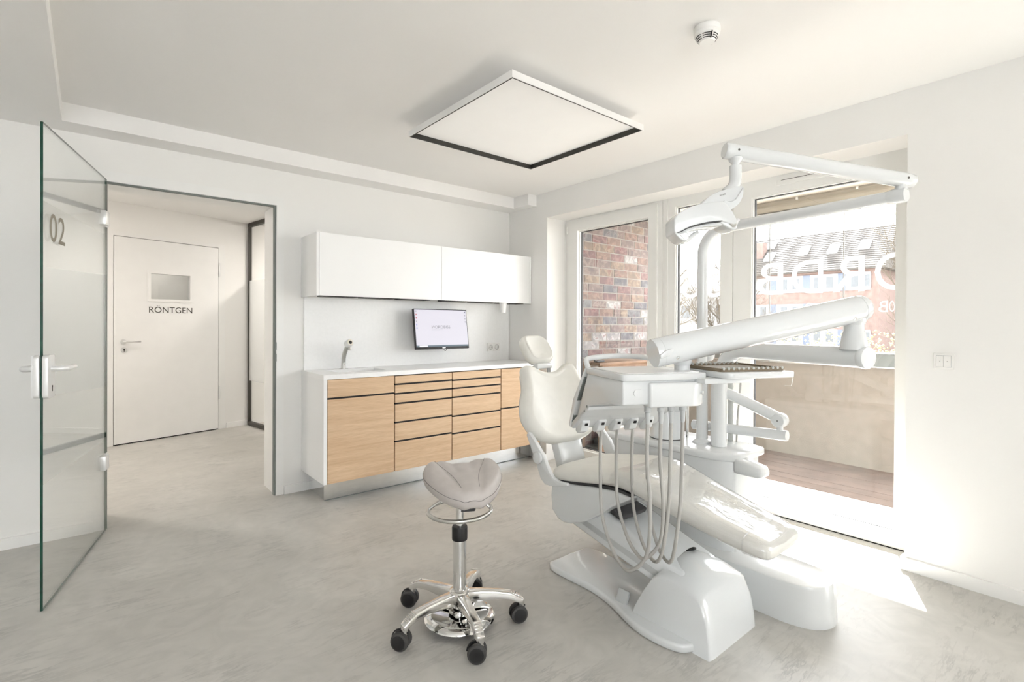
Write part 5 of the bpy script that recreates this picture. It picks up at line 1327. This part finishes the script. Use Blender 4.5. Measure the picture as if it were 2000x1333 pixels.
obj('handle', tube(smooth_path([lp3(0.1017, -0.0452, -0.03), lp3(0.1168, -0.0433, -0.05), lp3(0.1356, -0.0283, -0.06), lp3(0.1488, -0.0113, -0.06), lp3(0.1601, 0.0019, -0.058)], 5), [0.0105] * 11 + [0.0095] * 6 + [0.007] * 4, 14), 'plastic_white', ol)
obj('handle', tube(smooth_path([lp3(-0.0678, -0.0904, -0.03), lp3(-0.049, -0.0848, -0.05), lp3(-0.0264, -0.0716, -0.06), lp3(-0.0075, -0.0565, -0.06), lp3(0.0075, -0.0471, -0.058)], 5), [0.0105] * 11 + [0.0095] * 6 + [0.007] * 4, 14), 'plastic_white', ol)
obj('side_clip', lprism([(0.081, 0.0094), (0.1055, 0.0245), (0.1092, 0.017), (0.0866, 0.0019)], -0.02, 0.01, 0.001, 1), 'chrome', ol)

# ================================================================== instrument unit on its swivel arm
iu = thing('instrument_unit', 'white dental instrument table with grey hoses on a swivel arm', 'instrument table', (2.5, 1.335, 0.645))
# lower arm: column bending over into a horizontal arm
CO = V((2.50, 1.335, 0.646)); E1 = V((2.255, 0.661, 1.147))
ca_ = V((E1.x - CO.x, E1.y - CO.y, 0)).normalized()
path = [CO, V((CO.x, CO.y, 0.80)), V((CO.x, CO.y, 0.93)), V((CO.x, CO.y, 1.0)) + ca_ * 0.01]
for k in range(1, 8):
    a_ = PI / 2 * k / 7; path.append(V((CO.x, CO.y, 1.0)) + ca_ * (0.02 + 0.15 * (1 - math.cos(a_))) + V((0, 0, 0.145 * math.sin(a_))))
path += [E1 - ca_ * 0.2, E1 + ca_ * 0.04]
obj('lower_arm', tube(path, [0.039] * 4 + [0.0385] * 7 + [0.0395, 0.041], 28), 'plastic_gloss', iu)
obj('end_cap', lathe([(0.041, -0.012), (0.043, -0.008), (0.043, 0.006), (0.04, 0.012), (0, 0.016)], E1 + ca_ * 0.045, ca_, 32), 'plastic_gloss', iu)
K1 = V((1.56, 1.047, 1.173)); K2 = E1 + V((0.0, 0.0, 0.182))
obj('arm_post', lathe([(0.049, 0.03), (0.047, 0.045), (0.038, 0.095), (0.034, 0.1), (0.034, 0.135), (0, 0.135)], E1 + V((0, 0, 0.0)), (0, 0, 1), 32), 'plastic_white', iu)
bm = new(); bmesh.ops.create_uvsphere(bm, u_segments=24, v_segments=14, radius=0.04, matrix=Matrix.Translation(E1 + V((0, 0, 0.145))))
obj('arm_knuckle', bm, 'plastic_white', iu)
ux = (K1 - K2).normalized()
def capsule_path(a, b, r):
    d = (b - a).normalized(); return [a - d * 0.05, a - d * 0.045, a - d * 0.03, a, b, b + d * 0.028, b + d * 0.034], [r * 0.55, r * 0.85, r * 0.98, r, r, r, r * 0.96]
pp_, rr_ = capsule_path(K2, K1, 0.0515)
obj('upper_arm', tube(pp_, rr_, 36), 'plastic_gloss', iu)
obj('cap_seam', lathe([(0.0516, -0.0008), (0.0519, 0.0), (0.0516, 0.0008)], K1 + ux * 0.008, ux, 36), 'plastic_grey', iu)
obj('cap_seam', lathe([(0.0516, -0.0008), (0.0519, 0.0), (0.0516, 0.0008)], K2 - ux * 0.012, ux, 36), 'plastic_grey', iu)
sd_ = ux.cross(V((0, 0, 1))).normalized()
if sd_.dot(-K1) < 0: sd_ = -sd_
dn = ux.cross(sd_).normalized()
if dn.z > 0: dn = -dn
for p in (K1 - ux * 0.035, K2 + ux * 0.045):
    q_ = p + (sd_ * 0.85 + dn * 0.52).normalized() * 0.0508
    obj('pivot_screw', lathe([(0.0062, 0.0), (0.0062, 0.002), (0.004, 0.0005), (0, 0.0005)], q_, (sd_ * 0.85 + dn * 0.52), 16), 'chrome', iu)
lk = K1 - ux * -0.01 + sd_ * 0.051
obj('brake_lever', bevel(prism([(-0.022, -0.016), (0.016, -0.012), (0.028, 0.004), (0.022, 0.012), (-0.004, 0.008), (-0.024, -0.002)], (lk, -ux, V((0, 0, 1)), sd_), -0.006, 0.007), 0.003, 2, 40), 'plastic_white', iu)
# table: local axes a (to the right) and b (away), z up
TS = 0.93; ZO = 0.0886  # table shrunk and brought nearer, scaled about the camera position
P0 = V((1.366, 1.065, 0)); A_ = V((0.918, -0.396, 0)).normalized(); B_ = V((0.396, 0.918, 0)).normalized()
def tp_(a, b, z): return P0 + A_ * a * TS + B_ * b * TS + V((0, 0, ZO + z * TS))
PZ0 = P0 + V((0, 0, ZO))
TA = (PZ0, B_ * TS, V((0, 0, TS)), B_.cross(V((0, 0, TS))))          # frame for side profiles (b, z), n along +a
AB = (PZ0, A_ * TS, B_ * TS, V((0, 0, TS)))
sgnA = 1 if TA[3].dot(A_) > 0 else -1
bc = tp_(0.315, 0.1, 0); zq = lambda z: z * TS
obj('swivel_post', lathe([(r_ * TS, z_ * TS) for r_, z_ in ((0.047, 1.056), (0.047, 1.06), (0.032, 1.063), (0.030, 1.07), (0.030, 1.125), (0.034, 1.14), (0.0, 1.15))], bc, (0, 0, 1), 32), 'plastic_white', iu)
bm = new(); bmesh.ops.create_uvsphere(bm, u_segments=24, v_segments=14, radius=0.035, matrix=Matrix.Translation(bc + V((0, 0, 1.132 * TS))))
obj('swivel_knuckle', bm, 'plastic_white', iu)
blk = [(0.10, -0.018), (0.275, -0.022)]
blk += [(0.275 + 0.095 * math.sin(PI * k / 12), 0.09 - 0.112 * math.cos(PI * k / 12)) for k in range(1, 12)] + [(0.275, 0.2), (0.12, 0.2)]
bm = prism(blk, AB, 0.966, 1.057); bevel(bm, 0.008, 3, 50)
sb_ = obj('swivel_block', bm, 'plastic_white', iu)
qn = tp_(0.365, -0.005, 1.012); nrm = (A_ * 0.55 - B_ * 0.84).normalized()
obj('block_button', lathe([(0.0065, -0.002), (0.0065, 0.0045), (0.0058, 0.005), (0.0, 0.005)], tp_(0.327, -0.008, 1.015), nrm, 18), 'plastic_white', sb_)
def prof_ab(poly, a0, a1, bev=0.0, seg=3):
    bm = prism(poly, TA, sgnA * a0, sgnA * a1)
    return bevel(bm, bev, seg, 35) if bev else bm
obj('table_body', prof_ab([(0.0, 1.066), (0.0, 0.977), (0.10, 0.968), (0.285, 0.932), (0.39, 0.85), (0.405, 0.87), (0.30, 1.066)], 0.0, 0.325, 0.006), 'plastic_white', iu)
bm = prism([(0.0015 + (0.34 / 2) + p[0], 0.148 + p[1]) for p in rrect(0.36, 0.33, 0.028, 4)], AB, 1.064, 1.090); bevel(bm, 0.006, 2, 50)
tt = obj('table_top', bm, 'plastic_white', iu)
obj('tray_mat', prism([(0.172 + p[0], 0.148 + p[1]) for p in rrect(0.32, 0.29, 0.02, 4)], AB, 1.0901, 1.0912), 'lacquer_white', tt)
# control panel sloping down on the far side
obj('control_panel', prof_ab([(0.297, 1.09), (0.318, 1.09), (0.44, 0.94), (0.488, 0.818), (0.474, 0.808), (0.425, 0.90), (0.385, 0.97)], -0.004, 0.375, 0.005), 'plastic_white', iu)
obj('panel_seal', prof_ab([(0.322, 1.05), (0.33, 1.05), (0.433, 0.912), (0.465, 0.836), (0.459, 0.832), (0.42, 0.915)], -0.0005, 0.3255), 'seal_grey', iu, 0)
obj('holder_rail', prof_ab([(0.285, 0.93), (0.40, 0.875), (0.462, 0.835), (0.472, 0.812), (0.455, 0.806), (0.38, 0.862), (0.29, 0.915)], 0.0, 0.42, 0.004), 'plastic_white', iu)
for k in range(5):
    a0 = 0.045 + k * 0.079
    bm = prof_ab([(0.40, 0.874), (0.455, 0.84), (0.466, 0.795), (0.448, 0.785), (0.41, 0.80), (0.385, 0.845)], a0 - 0.026, a0 + 0.012, 0.005, 2)
    hl_ = obj('instrument_holder', bm, 'plastic_white', iu)
    obj('holder_contact', prism([(a0 - 0.013, 0.0), (a0 - 0.001, 0.0), (a0 - 0.001, 0.012), (a0 - 0.013, 0.012)], (tp_(0, 0.394, 0.828), A_ * TS, (B_ * -0.35 + V((0, 0, 0.94))).normalized(), -B_), -0.001, 0.006), 'black_plastic', hl_, 0)
obj('side_screw', lathe([(0.005, 0.0), (0.005, 0.001), (0, 0.001)], tp_(-0.0005, 0.30, 0.928), -A_, 12), 'seal_grey', iu)
obj('side_screw', lathe([(0.005, 0.0), (0.005, 0.001), (0, 0.001)], tp_(-0.0005, 0.325, 0.905), -A_, 12), 'seal_grey', iu)
obj('side_button', prism([(0.064 + p[0], 1.02 + p[1]) for p in rrect(0.042, 0.026, 0.0125, 4)], (PZ0, A_ * TS, V((0, 0, TS)), -B_), 0.0, 0.0025), 'plastic_white', iu)
# grip rail along the back edge of the table
obj('grip_rail', tube(smooth_path([tp_(0.005, 0.30, 1.085), tp_(0.004, 0.318, 1.112), tp_(0.02, 0.33, 1.125), tp_(0.11, 0.335, 1.133), tp_(0.2, 0.335, 1.133), tp_(0.30, 0.32, 1.124), tp_(0.325, 0.30, 1.108), tp_(0.33, 0.285, 1.085)], 6), 0.0105, 14), 'plastic_white', iu)
# hoses: down from the block, round, up to a holder
srcs = [0.126, 0.182, 0.226, 0.277]; dst = [1, 2, 3, 4]; low = [0.285, 0.325, 0.305, 0.295]
for k in range(4):
    a1, b1 = srcs[k], 0.04; a0, b0 = 0.045 + dst[k] * 0.079, 0.425
    zl = low[k]; da = a0 - a1; db = b0 - b1
    ms = tp_(a1, b1, 0.967)
    obj('hose_sleeve', tube([ms, ms - V((0, 0, 0.022)), ms - V((0, 0, 0.024)), ms - V((0, 0, 0.058)), ms - V((0, 0, 0.066))], [0.0125, 0.0125, 0.0095, 0.008, 0.006], 14), 'plastic_grey', iu)
    pts = [tp_(a1, b1, 0.915), tp_(a1, b1 + 0.003, 0.75), tp_(a1 + (0.02 if k < 2 else 0.0), b1 + 0.012, 0.58), tp_(a1 + (0.03 if k < 2 else 0.002), b1 + 0.05, zl + 0.10), tp_(a1 + da * 0.30, b1 + db * 0.3, zl + 0.012), tp_(a1 + da * 0.5, b1 + db * 0.5, zl), tp_(a1 + da * 0.72, b1 + db * 0.72, zl + 0.035), tp_(a1 + da * 0.95, b1 + db * 0.95, zl + 0.14), tp_(a0 + 0.004, b0 + 0.01, 0.60), tp_(a0 + 0.006, b0 + 0.012, 0.74), tp_(a0 + 0.004, b0 + 0.004, 0.79), tp_(a0 - 0.006, b0 - 0.006, 0.822)]
    obj('hose', tube(smooth_path(pts, 7), 0.0066, 10), 'hose_grey', iu)
    obj('hose_collar', tube([tp_(a0 - 0.009, b0 - 0.009, 0.835), tp_(a0 - 0.002, b0 - 0.002, 0.808)], [0.0105, 0.008], 12), 'plastic_grey' if k != 2 else 'black_plastic', iu)
# side tray carrier with instrument tray
bm = prism([(0.523 + p[0], 0.055 + p[1]) for p in rrect(0.315, 0.31, 0.03, 4)], AB, 1.072, 1.094); bevel(bm, 0.004, 2, 50)
tc_ = obj('tray_carrier', bm, 'plastic_white', iu)
obj('carrier_bracket', bevel(prism([(0.30, -0.06), (0.50, -0.06), (0.50, 0.12), (0.30, 0.12)], AB, 1.052, 1.0715), 0.004, 2), 'plastic_white', tc_)
it = thing('instrument_tray', 'flat brown instrument tray with toothed grey rim beside the instrument table', 'tray', tp_(0.52, 0.06, 1.094))
obj('tray_base', prism([(0.518 + p[0], 0.07 + p[1]) for p in rrect(0.29, 0.25, 0.012, 3)], AB, 1.0945, 1.100), 'tray_brown', it)
for b0 in (-0.053, 0.193):
    obj('tray_rim', prism([(0.375, b0 - 0.003), (0.661, b0 - 0.003), (0.661, b0 + 0.003), (0.375, b0 + 0.003)], AB, 1.1001, 1.107), 'tray_brown', it, 0)
    for k in range(13):
        a0 = 0.384 + k * 0.0222
        obj('rim_tooth', lathe([(0.005, -0.0042), (0.005, 0.0042), (0, 0.0042)], tp_(a0, b0, 1.1062), B_, 10), 'silicone_grey', it)
for a0 in (0.377, 0.659):
    obj('tray_rim', prism([(a0 - 0.003, -0.049), (a0 + 0.003, -0.049), (a0 + 0.003, 0.189), (a0 - 0.003, 0.189)], AB, 1.1001, 1.107), 'tray_brown', it, 0)
hk = tp_(0.655, 0.0, 1.094)
obj('wire_hook', tube([tp_(0.64, -0.06, 1.085), tp_(0.70, -0.06, 1.08), tp_(0.69, -0.06, 1.035), tp_(0.66, -0.06, 1.037)], 0.0012, 6), 'brushed_steel', iu)
